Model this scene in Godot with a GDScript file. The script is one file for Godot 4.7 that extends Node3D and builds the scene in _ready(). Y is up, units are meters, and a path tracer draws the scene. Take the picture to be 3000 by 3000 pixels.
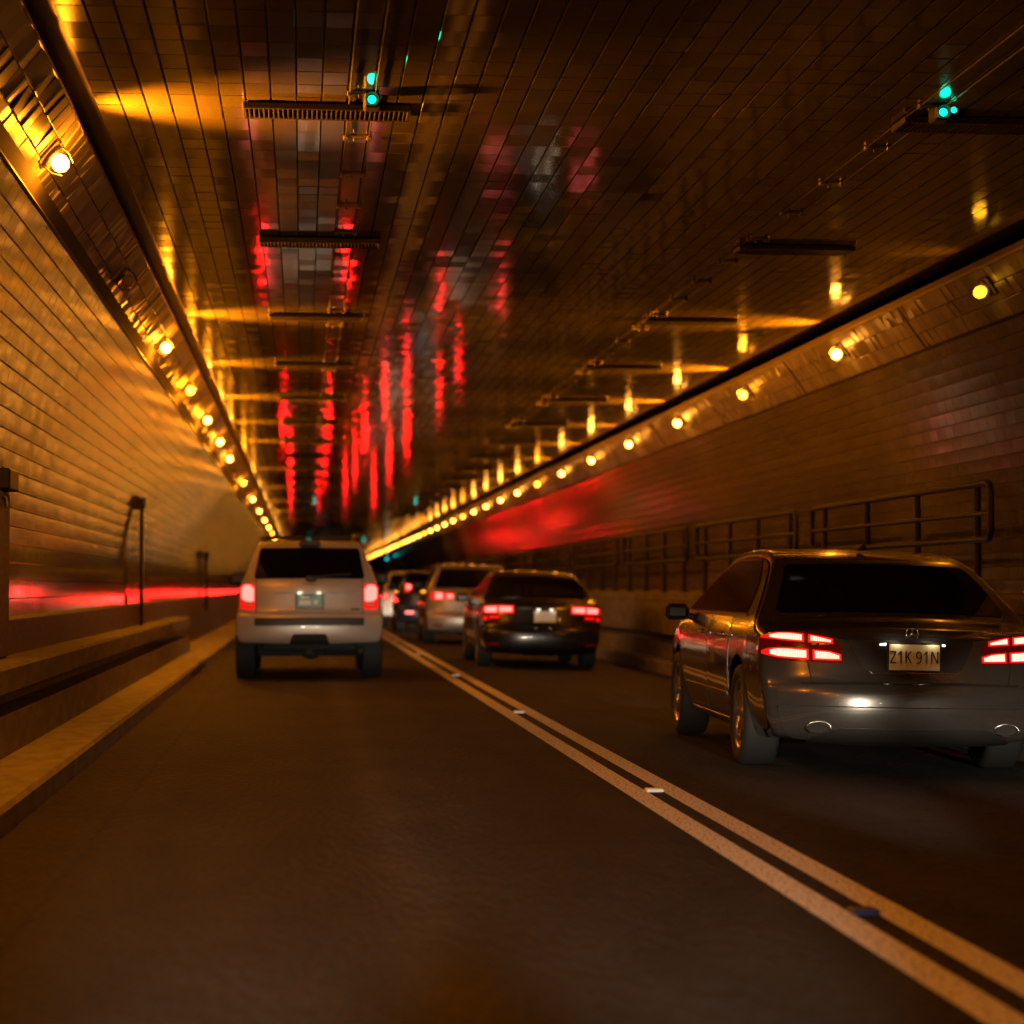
extends Node3D
# Two-lane tiled road tunnel at night, seen from a car in the left lane. y up, metres, travel along -z.

const EYE := Vector3(0, 1.13, 0)
const TUBE_X := 2.17          # axis of the round tube
const TUBE_Y := 1.5
const TUBE_R := 4.2
const Z_NEAR := 24.0
const Z_FAR := -420.0
const CEIL := 3.93
const CEIL_L := -1.20
const CEIL_R := 5.45
const CROSS := 0.02           # cross fall of the far lane
const CROWN_X := 1.93

var rng := RandomNumberGenerator.new()
var cam: Camera3D
var taken := {}
var M := {}

func _ready() -> void:
	rng.seed = 77
	# ---- camera
	cam = Camera3D.new()
	cam.name = "camera"
	add_child(cam)
	cam.position = EYE
	cam.rotation = Vector3(deg_to_rad(1.997), deg_to_rad(-5.607), 0)
	var lens := CameraAttributesPhysical.new()
	lens.frustum_focal_length = 50.0
	lens.frustum_focus_distance = 13.0
	lens.exposure_aperture = 1.25
	lens.frustum_near = 0.05
	lens.frustum_far = 600.0
	cam.attributes = lens
	cam.fov = 27.0
	cam.near = 0.05
	cam.far = 600.0
	# ---- night sky outside the tunnel; no sun
	var we := WorldEnvironment.new()
	we.name = "environment"
	var env := Environment.new()
	env.background_mode = Environment.BG_SKY
	var sm := ProceduralSkyMaterial.new()
	sm.sky_top_color = Color(0.01, 0.012, 0.02)
	sm.sky_horizon_color = Color(0.03, 0.025, 0.02)
	sm.ground_horizon_color = Color(0.03, 0.025, 0.02)
	sm.ground_bottom_color = Color(0.01, 0.01, 0.01)
	var sky := Sky.new()
	sky.sky_material = sm
	env.sky = sky
	env.background_energy_multiplier = 0.05
	env.tonemap_mode = Environment.TONE_MAPPER_LINEAR
	env.tonemap_exposure = 0.86
	env.sdfgi_enabled = true
	env.ssao_enabled = true
	env.ssil_enabled = true
	we.environment = env
	add_child(we)
	# ---- build
	make_materials()
	build_road()
	build_tube()
	build_left_ledge()
	build_right_walkway()
	build_railings()
	build_vents()
	build_lamps()
	build_signals()
	build_wall_gear()
	build_traffic()

# ------------------------------------------------------------------ naming
func numbered(called: String) -> String:
	var n: int = taken.get(called, 0)
	taken[called] = n + 1
	return called if n == 0 else "%s_%03d" % [called, n]

func ordinal(n: int) -> String:
	var names := ["first", "second", "third", "fourth", "fifth", "sixth", "seventh", "eighth", "ninth", "tenth", "eleventh", "twelfth"]
	if n <= 12:
		return names[n - 1]
	var e := "th"
	if n / 10 % 10 != 1:
		e = {1: "st", 2: "nd", 3: "rd"}.get(n % 10, "th")
	return str(n) + e

func thing(called: String, label: String, category: String, at := Vector3.ZERO, group := "") -> Node3D:
	var o := Node3D.new()
	o.name = numbered(called)
	add_child(o)
	o.position = at
	describe(o, label, category, group)
	return o

func describe(o: Node, label: String, category: String, group := "") -> void:
	o.set_meta("label", label)
	o.set_meta("category", category)
	if group != "":
		o.set_meta("group", group)

func part(called: String, st: SurfaceTool, m: Material, parent: Node) -> MeshInstance3D:
	var o := MeshInstance3D.new()
	o.name = called
	o.mesh = st.commit()
	o.material_override = m
	parent.add_child(o, true)
	return o

func part_mesh(called: String, mesh: Mesh, m: Material, parent: Node, tr := Transform3D()) -> MeshInstance3D:
	var o := MeshInstance3D.new()
	o.name = called
	o.mesh = mesh
	o.material_override = m
	o.transform = tr
	parent.add_child(o, true)
	return o

func struct(called: String, st: SurfaceTool, m: Material, label := "") -> MeshInstance3D:
	var o := part(numbered(called), st, m, self)
	o.set_meta("kind", "structure")
	if label != "":
		o.set_meta("label", label)
	return o

# ------------------------------------------------------------------ mesh helpers
func begin() -> SurfaceTool:
	var st := SurfaceTool.new()
	st.begin(Mesh.PRIMITIVE_TRIANGLES)
	st.set_smooth_group(-1)
	return st

func done(st: SurfaceTool) -> SurfaceTool:
	st.generate_normals()
	return st

func quad(st: SurfaceTool, a: Vector3, b: Vector3, c: Vector3, d: Vector3) -> void:
	# a b c d run counter-clockwise seen from outside
	for p: Vector3 in [a, c, b, a, d, c]:
		st.add_vertex(p)

func tri(st: SurfaceTool, a: Vector3, b: Vector3, c: Vector3) -> void:
	for p: Vector3 in [a, c, b]:
		st.add_vertex(p)

func grid(st: SurfaceTool, rows: Array, flip := false) -> void:
	for i in rows.size() - 1:
		var r: PackedVector3Array = rows[i]
		var s: PackedVector3Array = rows[i + 1]
		for j in r.size() - 1:
			if flip:
				quad(st, r[j], s[j], s[j + 1], r[j + 1])
			else:
				quad(st, r[j], r[j + 1], s[j + 1], s[j])

# a box with chamfered edges; basis columns turn it
func box(st: SurfaceTool, c: Vector3, size: Vector3, bev := 0.0, b := Basis()) -> void:
	var h := size * 0.5
	bev = minf(bev, minf(h.x, minf(h.y, h.z)) * 0.9)
	if bev <= 0.0:
		var v := []
		for i in 8:
			v.append(c + b * Vector3(h.x * (1 if i & 1 else -1), h.y * (1 if i & 2 else -1), h.z * (1 if i & 4 else -1)))
		for f: Array in [[4, 5, 7, 6], [1, 0, 2, 3], [5, 1, 3, 7], [0, 4, 6, 2], [6, 7, 3, 2], [0, 1, 5, 4]]:
			quad(st, v[f[0]], v[f[1]], v[f[2]], v[f[3]])
		return
	for ax in 3:
		for s: float in [-1.0, 1.0]:
			var n := Vector3.ZERO
			n[ax] = s
			var u := Vector3.ZERO
			u[(ax + 1) % 3] = 1.0
			var w := Vector3.ZERO
			w[(ax + 2) % 3] = 1.0
			var hu: float = h[(ax + 1) % 3] - bev
			var hw: float = h[(ax + 2) % 3] - bev
			var o: Vector3 = n * h[ax]
			var q := [o - u * hu - w * hw, o + u * hu - w * hw, o + u * hu + w * hw, o - u * hu + w * hw]
			if s < 0:
				q.reverse()
			quad(st, c + b * q[0], c + b * q[1], c + b * q[2], c + b * q[3])
	for ax in 3:
		var a1 := (ax + 1) % 3
		var a2 := (ax + 2) % 3
		for s1: float in [-1.0, 1.0]:
			for s2: float in [-1.0, 1.0]:
				var p := []
				for e: float in [-1.0, 1.0]:
					for k in 2:
						var v := Vector3.ZERO
						v[ax] = e * (h[ax] - bev)
						v[a1] = s1 * (h[a1] - (bev if k == 1 else 0.0))
						v[a2] = s2 * (h[a2] - (bev if k == 0 else 0.0))
						p.append(c + b * v)
				if s1 * s2 > 0:
					quad(st, p[0], p[2], p[3], p[1])
				else:
					quad(st, p[0], p[1], p[3], p[2])
	for sx: float in [-1.0, 1.0]:
		for sy: float in [-1.0, 1.0]:
			for sz: float in [-1.0, 1.0]:
				var p1 := c + b * Vector3(sx * h.x, sy * (h.y - bev), sz * (h.z - bev))
				var p2 := c + b * Vector3(sx * (h.x - bev), sy * h.y, sz * (h.z - bev))
				var p3 := c + b * Vector3(sx * (h.x - bev), sy * (h.y - bev), sz * h.z)
				if sx * sy * sz > 0:
					tri(st, p1, p2, p3)
				else:
					tri(st, p1, p3, p2)

# a round tube along a path of points
func tube(st: SurfaceTool, path: PackedVector3Array, r: float, sides := 8) -> void:
	var rows := []
	var up := Vector3(0, 0, 1)
	for i in path.size():
		var t := (path[mini(i + 1, path.size() - 1)] - path[maxi(i - 1, 0)]).normalized()
		var n := up - t * up.dot(t)
		if n.length() < 0.05:
			n = Vector3(1, 0, 0) - t * t.x
		n = n.normalized()
		up = n
		var bi := t.cross(n)
		var ring := PackedVector3Array()
		for k in sides + 1:
			var a := TAU * k / sides
			ring.append(path[i] + (n * cos(a) + bi * sin(a)) * r)
		rows.append(ring)
	st.set_smooth_group(1)
	grid(st, rows)
	st.set_smooth_group(-1)
	for e in [0, path.size() - 1]:
		var ring: PackedVector3Array = rows[e]
		for k in sides:
			if e == 0:
				tri(st, path[e], ring[k + 1], ring[k])
			else:
				tri(st, path[e], ring[k], ring[k + 1])

# profile points (radius, offset) turned about an axis
func lathe(st: SurfaceTool, prof: Array, o: Vector3, b: Basis, sides := 24, group := 1) -> void:
	# the axis is b.y ; offset runs along it
	var rows := []
	for p: Vector2 in prof:
		var ring := PackedVector3Array()
		for k in sides + 1:
			var a := TAU * k / sides
			ring.append(o + b * Vector3(cos(a) * p.x, p.y, sin(a) * p.x))
		rows.append(ring)
	st.set_smooth_group(group)
	grid(st, rows, true)
	st.set_smooth_group(-1)

# an open or closed profile (x, y) drawn along z from z0 to z1
func extrude(st: SurfaceTool, prof: PackedVector2Array, z0: float, z1: float, closed := true, step := 1000.0) -> void:
	var n := prof.size()
	var cuts := maxi(1, int(ceil(absf(z1 - z0) / step)))
	for i in (n if closed else n - 1):
		var p := prof[i]
		var q := prof[(i + 1) % n]
		for k in cuts:
			var za := lerpf(z0, z1, float(k) / cuts)
			var zb := lerpf(z0, z1, float(k + 1) / cuts)
			quad(st, Vector3(p.x, p.y, za), Vector3(q.x, q.y, za), Vector3(q.x, q.y, zb), Vector3(p.x, p.y, zb))
	if closed:
		var ix := Geometry2D.triangulate_polygon(prof)
		for i in range(0, ix.size(), 3):
			for z: float in [z0, z1]:
				var a := Vector3(prof[ix[i]].x, prof[ix[i]].y, z)
				var b := Vector3(prof[ix[i + 1]].x, prof[ix[i + 1]].y, z)
				var c := Vector3(prof[ix[i + 2]].x, prof[ix[i + 2]].y, z)
				if z == z0:
					tri(st, a, b, c)
				else:
					tri(st, a, c, b)

# share of the picture a small patch at p with normal n would fill, 0 outside the frame
func in_view(p: Vector3, n: Vector3) -> float:
	var q := cam.transform.affine_inverse() * p
	var half := tan(deg_to_rad(13.5)) * 1.01
	if q.z > -0.5 or absf(q.x) > -q.z * half or absf(q.y) > -q.z * half:
		return 0.0
	var d := EYE - p
	return absf(d.normalized().dot(n)) / d.length_squared()

# ------------------------------------------------------------------ materials
func noise_tex(f: float, seed_: int, ramp: Gradient, size := 512, oct := 4, kind := FastNoiseLite.TYPE_SIMPLEX_SMOOTH) -> NoiseTexture2D:
	var n := FastNoiseLite.new()
	n.noise_type = kind
	n.seed = seed_
	n.frequency = f
	n.fractal_octaves = oct
	var t := NoiseTexture2D.new()
	t.noise = n
	t.width = size
	t.height = size
	t.seamless = true
	t.color_ramp = ramp
	return t

func ramp(a: Color, b: Color, lo := 0.0, hi := 1.0) -> Gradient:
	var g := Gradient.new()
	g.offsets = PackedFloat32Array([lo, hi])
	g.colors = PackedColorArray([a, b])
	return g

func lin(r: float, g: float, b: float, a := 1.0) -> Color:
	return Color(r, g, b, a).linear_to_srgb()

func mat(called: String, c: Color, rough: float, metal := 0.0) -> StandardMaterial3D:
	var m := StandardMaterial3D.new()
	m.resource_name = called
	m.albedo_color = c
	m.roughness = rough
	m.metallic = metal
	M[called] = m
	return m

func glow(called: String, c: Color, e: float) -> StandardMaterial3D:
	var m := mat(called, Color(0.2, 0.2, 0.2), 0.4)
	m.emission_enabled = true
	m.emission = c
	m.emission_energy_multiplier = e
	return m

func triplanar(m: StandardMaterial3D, scale: Vector3) -> void:
	m.uv1_triplanar = true
	m.uv1_world_triplanar = true
	m.uv1_scale = scale

# worn asphalt, 9.2 m across and 36.8 m along: aggregate, wheel paths, a pale polished stripe, oil drips, seams
func road_texture() -> ImageTexture:
	var w := 640
	var h := 1280
	var im := Image.create(w, h, false, Image.FORMAT_RGB8)
	var big := FastNoiseLite.new()
	big.seed = 4
	big.frequency = 1.0
	big.fractal_octaves = 4
	var fine := FastNoiseLite.new()
	fine.seed = 9
	fine.frequency = 0.45
	fine.fractal_octaves = 2
	for j in h:
		var along := 36.8 * j / h
		# repeats end to end: the slow noise runs round a circle
		var ca := cos(TAU * j / h) * 4.0
		var sa := sin(TAU * j / h) * 4.0
		var seam_l := -0.93 + 0.03 * big.get_noise_2d(ca * 3.0, sa * 3.0)
		for i in w:
			var x := -2.6 + 9.2 * i / w
			var v := 0.022 + 0.007 * fine.get_noise_2d(i, j) + 0.012 * big.get_noise_3d(x * 2.2, ca, sa)
			for c: float in [-0.55, 1.25, 2.75, 4.3]:
				v -= 0.004 * exp(-pow((x - c) / 0.22, 2.0))
			v += 0.028 * exp(-pow((x - 0.40 - 0.05 * big.get_noise_2d(sa * 2.0, ca * 2.0)) / 0.13, 2.0)) * (0.75 + 0.5 * big.get_noise_3d(x, ca * 2.0, sa * 2.0))
			v -= 0.02 * smoothstep(0.35, 0.55, big.get_noise_3d(x * 3.0 + 40.0, ca * 4.0, sa * 4.0)) * exp(-pow((x - 3.5) / 0.5, 2.0))
			if absf(x - seam_l) < 0.012 or absf(x - 4.15) < 0.012:
				v *= 0.45
			if absf(fposmod(along, 18.4) - 9.0 - 0.05 * big.get_noise_1d(x * 4.0)) < 0.02:
				v *= 0.5
			v = clampf(v, 0.006, 0.12)
			im.set_pixel(i, j, lin(v * 1.06, v * 0.97, v * 0.86))
	return ImageTexture.create_from_image(im)

func make_materials() -> void:
	# road: dark asphalt with fine aggregate and long wheel-worn streaks
	var m := mat("asphalt", Color.WHITE, 1.0)
	m.albedo_texture = road_texture()
	m.roughness = 0.8
	m.metallic_specular = 0.35
	m.normal_enabled = true
	var grit := FastNoiseLite.new()
	grit.seed = 8
	grit.frequency = 0.16
	grit.fractal_octaves = 3
	var gt := NoiseTexture2D.new()
	gt.noise = grit
	gt.width = 1024
	gt.height = 1024
	gt.seamless = true
	gt.as_normal_map = true
	gt.bump_strength = 3.0
	m.normal_texture = gt
	m.normal_scale = 0.12
	# lane paint
	m = mat("lane_paint", Color.WHITE, 0.6)
	m.albedo_texture = noise_tex(0.05, 14, ramp(lin(0.78, 0.74, 0.67), lin(0.88, 0.85, 0.80), 0.2, 0.55), 512, 5)
	triplanar(m, Vector3(1.3, 1.3, 0.5))
	var chips := Gradient.new()
	chips.offsets = PackedFloat32Array([0.0, 0.24, 0.33, 0.5, 1.0])
	chips.colors = PackedColorArray([lin(0.10, 0.09, 0.08), lin(0.22, 0.20, 0.17), lin(0.72, 0.69, 0.63), lin(0.86, 0.84, 0.79), lin(0.90, 0.88, 0.84)])
	m.albedo_texture = noise_tex(0.035, 14, chips, 1024, 6)
	# concrete kerbs and ledges
	m = mat("concrete", Color.WHITE, 0.75)
	m.albedo_texture = noise_tex(0.012, 21, ramp(lin(0.145, 0.128, 0.105), lin(0.215, 0.195, 0.16), 0.25, 0.75), 512, 5)
	triplanar(m, Vector3(0.8, 0.8, 0.3))
	m = mat("pale_concrete", Color.WHITE, 0.7)
	m.albedo_texture = noise_tex(0.012, 25, ramp(lin(0.25, 0.225, 0.185), lin(0.35, 0.32, 0.265), 0.25, 0.75), 512, 5)
	triplanar(m, Vector3(0.8, 0.8, 0.3))
	m = mat("dark_stone", Color.WHITE, 0.55)
	m.albedo_texture = noise_tex(0.04, 31, ramp(lin(0.045, 0.036, 0.028), lin(0.10, 0.08, 0.06), 0.25, 0.75), 512, 4)
	triplanar(m, Vector3(0.7, 0.7, 0.35))
	mat("grout", lin(0.030, 0.024, 0.016), 0.9)
	mat("wall_grout", lin(0.055, 0.044, 0.030), 0.9)
	# glazed tile; the tint of each tile comes from its copy colour
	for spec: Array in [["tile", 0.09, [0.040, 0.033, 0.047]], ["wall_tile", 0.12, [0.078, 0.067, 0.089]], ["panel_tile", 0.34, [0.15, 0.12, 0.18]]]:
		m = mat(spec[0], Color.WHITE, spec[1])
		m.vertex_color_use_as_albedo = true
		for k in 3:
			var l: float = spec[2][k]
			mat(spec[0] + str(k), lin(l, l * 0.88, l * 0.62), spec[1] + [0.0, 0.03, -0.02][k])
	mat("trim_strip", lin(0.22, 0.19, 0.14), 0.3)
	mat("black_void", lin(0.006, 0.005, 0.004), 0.9)
	mat("vent_shade", lin(0.06, 0.053, 0.045), 0.7)  # dark tone standing in for the shade inside the vents
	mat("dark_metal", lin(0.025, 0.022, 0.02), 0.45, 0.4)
	mat("rail_paint", lin(0.007, 0.006, 0.005), 0.6)
	mat("grey_metal", lin(0.25, 0.24, 0.22), 0.35, 0.8)
	mat("fixture_metal", lin(0.12, 0.10, 0.08), 0.4, 0.7)
	mat("white_reflector", lin(0.8, 0.8, 0.76), 0.25)
	mat("blue_reflector", lin(0.02, 0.06, 0.30), 0.2)
	# lamps
	glow("sodium_bulb", Color(1.0, 0.63, 0.21), 46.0)
	glow("older_bulb", Color(1.0, 0.58, 0.12), 30.0)
	glow("weak_bulb", Color(1.0, 0.68, 0.12), 6.0)
	mat("dead_bulb", lin(0.35, 0.32, 0.26), 0.12)
	glow("green_lens", Color(0.02, 1.0, 0.72), 3.2)
	glow("cyan_lens", Color(0.0, 0.95, 1.0), 3.5)
	glow("white_lens", Color(1.0, 1.0, 0.95), 2.5)
	# vehicles
	for spec: Array in [["paint_silver", lin(0.42, 0.395, 0.35), 0.38, 0.3], ["paint_grey", lin(0.085, 0.08, 0.074), 0.22, 0.6], ["paint_black", lin(0.006, 0.006, 0.007), 0.25, 0.0], ["paint_white", lin(0.75, 0.75, 0.72), 0.4, 0.0], ["paint_pewter", lin(0.36, 0.34, 0.31), 0.35, 0.5], ["paint_blue", lin(0.012, 0.014, 0.022), 0.3, 0.2]]:
		m = mat(spec[0], spec[1], spec[2], spec[3])
		m.clearcoat_enabled = true
		m.clearcoat = 1.0
		m.clearcoat_roughness = 0.02
	mat("glass", lin(0.004, 0.004, 0.004), 0.06)
	mat("rubber", lin(0.012, 0.012, 0.012), 0.75)
	mat("plastic", lin(0.014, 0.013, 0.012), 0.5)
	mat("rim_alloy", lin(0.45, 0.44, 0.42), 0.28, 0.9)
	mat("chrome", lin(0.5, 0.5, 0.48), 0.16, 1.0)
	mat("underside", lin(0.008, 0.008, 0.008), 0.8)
	mat("red_lens", lin(0.16, 0.004, 0.004), 0.12)
	mat("clear_lens", lin(0.5, 0.48, 0.46), 0.12)
	glow("red_glow", Color(1.0, 0.02, 0.03), 1.1)
	glow("red_diode", Color(1.0, 0.42, 0.36), 8.0)
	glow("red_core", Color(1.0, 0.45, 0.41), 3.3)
	glow("plate_lamp", Color(1.0, 0.95, 0.85), 3.5)
	glow("head_lens", Color(1.0, 0.97, 0.88), 40.0)
	mat("plate_green", lin(0.02, 0.16, 0.09), 0.35)
	mat("plate_white", lin(0.70, 0.72, 0.66), 0.4)
	mat("plate_yellow", lin(0.72, 0.60, 0.22), 0.4)
	mat("plate_cream", lin(0.70, 0.62, 0.36), 0.4)
	mat("plate_ink", lin(0.02, 0.02, 0.015), 0.5)

# ------------------------------------------------------------------ road
func road_y(x: float) -> float:
	return -maxf(0.0, x - CROWN_X) * CROSS

func build_road() -> void:
	var st := begin()
	var xs := [-2.6, -1.33, 0.3, CROWN_X, 3.4, 4.9, 6.6]
	for i in xs.size() - 1:
		for k in 42:
			var za := lerpf(Z_NEAR, Z_FAR, k / 42.0)
			var zb := lerpf(Z_NEAR, Z_FAR, (k + 1) / 42.0)
			var c := [Vector3(xs[i], road_y(xs[i]), za), Vector3(xs[i + 1], road_y(xs[i + 1]), za), Vector3(xs[i + 1], road_y(xs[i + 1]), zb), Vector3(xs[i], road_y(xs[i]), zb)]
			for j: int in [0, 2, 1, 0, 3, 2]:
				st.set_uv(Vector2((c[j].x + 2.6) / 9.2, c[j].z / 36.8))
				st.add_vertex(c[j])
	st.generate_normals()
	st.generate_tangents()
	struct("road", st, M.asphalt, "dark worn asphalt roadway of two lanes running through the tunnel")
	for s: Array in [[1.755, 1.885, "left"], [1.975, 2.105, "right"]]:
		st = begin()
		var h := 0.004
		for k in 60:
			var za := lerpf(2.0, -150.0, k / 60.0)
			var zb := lerpf(2.0, -150.0, (k + 1) / 60.0)
			var a: float = s[0]
			var b: float = s[1]
			quad(st, Vector3(a, road_y(a) + h, za), Vector3(b, road_y(b) + h, za), Vector3(b, road_y(b) + h, zb), Vector3(a, road_y(a) + h, zb))
		struct("lane_marking", done(st), M.lane_paint, "solid painted line of the double centre line, on the %s" % ["silver sport utility's side" if s[2] == "left" else "side of the lane of queueing cars"])
	# raised reflective studs between the two lines
	var studs := [[-7.25, "blue_reflector", "dark blue raised road stud between the centre lines close by"], [-11.65, "white_reflector", "bright white raised road stud between the centre lines beside the grey sedan"], [-19.0, "white_reflector", "white raised road stud between the centre lines past the grey sedan's bonnet"], [-26.9, "white_reflector", "white raised road stud between the centre lines alongside the silver sport utility"], [-35.5, "white_reflector", "white raised road stud between the centre lines just past the silver sport utility"], [-44.0, "white_reflector", "white raised road stud between the centre lines beside the pewter estate"], [-52.5, "white_reflector", "farthest visible white raised road stud between the centre lines"]]
	for s: Array in studs:
		st = begin()
		var z: float = s[0]
		box(st, Vector3(0, 0.009, 0), Vector3(0.10, 0.02, 0.10), 0.008)
		var o := part(numbered("road_stud"), done(st), M.plastic if s[1] == "blue_reflector" else M.plate_white, self)
		o.position = Vector3(1.93, 0.002, z)
		describe(o, s[2], "road stud", "raised studs along the centre line")
		st = begin()
		quad(st, Vector3(-0.045, 0.002, 0.0515), Vector3(0.045, 0.002, 0.0515), Vector3(0.04, 0.0185, 0.0435), Vector3(-0.04, 0.0185, 0.0435))
		part("reflector", done(st), M[s[1]], o)

# ------------------------------------------------------------------ tube: ceiling, walls, coffers
func mirror_x(x: float, side: int) -> float:
	return x if side < 0 else 2.0 * TUBE_X - x

func tile_mesh(w: float, l: float, t: float, bev: float) -> ArrayMesh:
	# face up (+y) at height t, open at the back
	var st := begin()
	var a := w * 0.5
	var c := l * 0.5
	var p := []
	for k: Array in [[a, 0.0, c], [a, t - bev, c], [a - bev, t, c - bev]]:
		p.append([Vector3(-k[0], k[1], k[2]), Vector3(k[0], k[1], k[2]), Vector3(k[0], k[1], -k[2]), Vector3(-k[0], k[1], -k[2])])
	for k in 2:
		for j in 4:
			quad(st, p[k][j], p[k][(j + 1) % 4], p[k + 1][(j + 1) % 4], p[k + 1][j])
	quad(st, p[2][0], p[2][1], p[2][2], p[2][3])
	return done(st).commit()

# rows: [[centre of the row at z = 0, normal], ...]
func lay_tiles(parent: Node3D, rows: Array, row_w: float, len_: float, joint: float, t: float, tilt: float, z0: float, z1: float, key: String, bond: float, singles: int, tone: Vector2) -> void:
	var gap := joint * 0.4   # the end joints are tighter than the long ones
	var near_mesh := tile_mesh(row_w - joint, len_ - gap, t, 0.003)
	var soot := FastNoiseLite.new()
	soot.seed = 12
	soot.frequency = 0.5
	soot.fractal_octaves = 3
	var all := []
	var best := []
	for i in rows.size():
		var c: Vector3 = rows[i][0]
		var n: Vector3 = rows[i][1]
		var z := z0 - bond * len_ * (i % 2)
		var az := Vector3(0, 0, -1)
		var flat := Basis(n.cross(az), n, az)
		while z > z1:
			var l := len_ if z > -75.0 else (len_ * 3.0 if z > -150.0 else len_ * 12.0)   # far tiles are too small to tell apart
			var p := Vector3(c.x, c.y, z - l * 0.5)
			z -= l
			var b := flat * Basis(Vector3(1, 0, 0), rng.randfn(0.0, tilt)) * Basis(Vector3(0, 0, 1), rng.randfn(0.0, tilt))
			all.append([Transform3D(b, p - n * 0.004), clampf(rng.randfn(tone.x, tone.y) * (1.0 + 0.28 * soot.get_noise_3d(p.x, p.y, p.z * 0.4)), 0.012, 0.7), l])
			if z > -34.0:
				var a := in_view(p, n)
				if a > 0.0:
					best.append([a, all.size() - 1])
	best.sort_custom(func(x: Array, y: Array) -> bool: return x[0] > y[0])
	var chosen := {}
	for k in mini(singles, best.size()):
		chosen[best[k][1]] = true
	var vs := PackedVector3Array()
	var ns := PackedVector3Array()
	var cs := PackedColorArray()
	var ix := PackedInt32Array()
	var total := all.size() - chosen.size()
	vs.resize(total * 20)
	ns.resize(total * 20)
	cs.resize(total * 20)
	ix.resize(total * 30)
	var at := 0
	var it := 0
	var w2 := (row_w - joint) * 0.5
	for k in all.size():
		var tr: Transform3D = all[k][0]
		var l: float = all[k][1]
		if chosen.has(k):
			var v := clampi(int(round((l - tone.x) / (tone.y * 1.2))), -1, 1)
			part_mesh("tile", near_mesh, M[key + ["1", "0", "2"][v + 1]], parent, tr)
			continue
		var c2: float = (all[k][2] - gap) * 0.5
		var col := Color(l, l * 0.88, l * 0.62)
		var b := tr.basis
		var up := b.y * t
		var c := [tr.origin - b.x * w2 + b.z * c2, tr.origin + b.x * w2 + b.z * c2, tr.origin + b.x * w2 - b.z * c2, tr.origin - b.x * w2 - b.z * c2]
		for f in 5:
			var q: Array = [c[0] + up, c[1] + up, c[2] + up, c[3] + up] if f == 4 else [c[f], c[(f + 1) % 4], c[(f + 1) % 4] + up, c[f] + up]
			var n: Vector3 = [b.z, b.x, -b.z, -b.x, b.y][f]
			for j in 4:
				vs[at + j] = q[j]
				ns[at + j] = n
				cs[at + j] = col
			for j: int in [0, 2, 1, 0, 3, 2]:
				ix[it] = at + j
				it += 1
			at += 4
	var arr := []
	arr.resize(Mesh.ARRAY_MAX)
	arr[Mesh.ARRAY_VERTEX] = vs
	arr[Mesh.ARRAY_NORMAL] = ns
	arr[Mesh.ARRAY_COLOR] = cs
	arr[Mesh.ARRAY_INDEX] = ix
	var mesh := ArrayMesh.new()
	mesh.add_surface_from_arrays(Mesh.PRIMITIVE_TRIANGLES, arr)
	part_mesh("tile_field", mesh, M[key], parent).set_meta("kind", "stuff")

func arc_point(theta: float, side: int) -> Array:
	# the ledge wall stands upright below the tube's widest height
	if side < 0 and theta < 0.0:
		return [Vector3(TUBE_X - TUBE_R, TUBE_Y + TUBE_R * theta, 0), Vector3(1, 0, 0)]
	var x := TUBE_X + side * TUBE_R * cos(theta)
	return [Vector3(x, TUBE_Y + TUBE_R * sin(theta), 0), Vector3(-side * cos(theta), -sin(theta), 0)]

# where a coffer starts under the ceiling and ends on the wall, and the foot of its lamps
func coffer(side: int) -> Array:
	if side < 0:
		return [Vector2(-1.31, 3.83), Vector2(-1.61, 3.475), Vector2(-1.477, 3.638)]
	return [Vector2(5.62, 3.78), Vector2(5.90, 3.40), Vector2(5.712, 3.648)]

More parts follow.
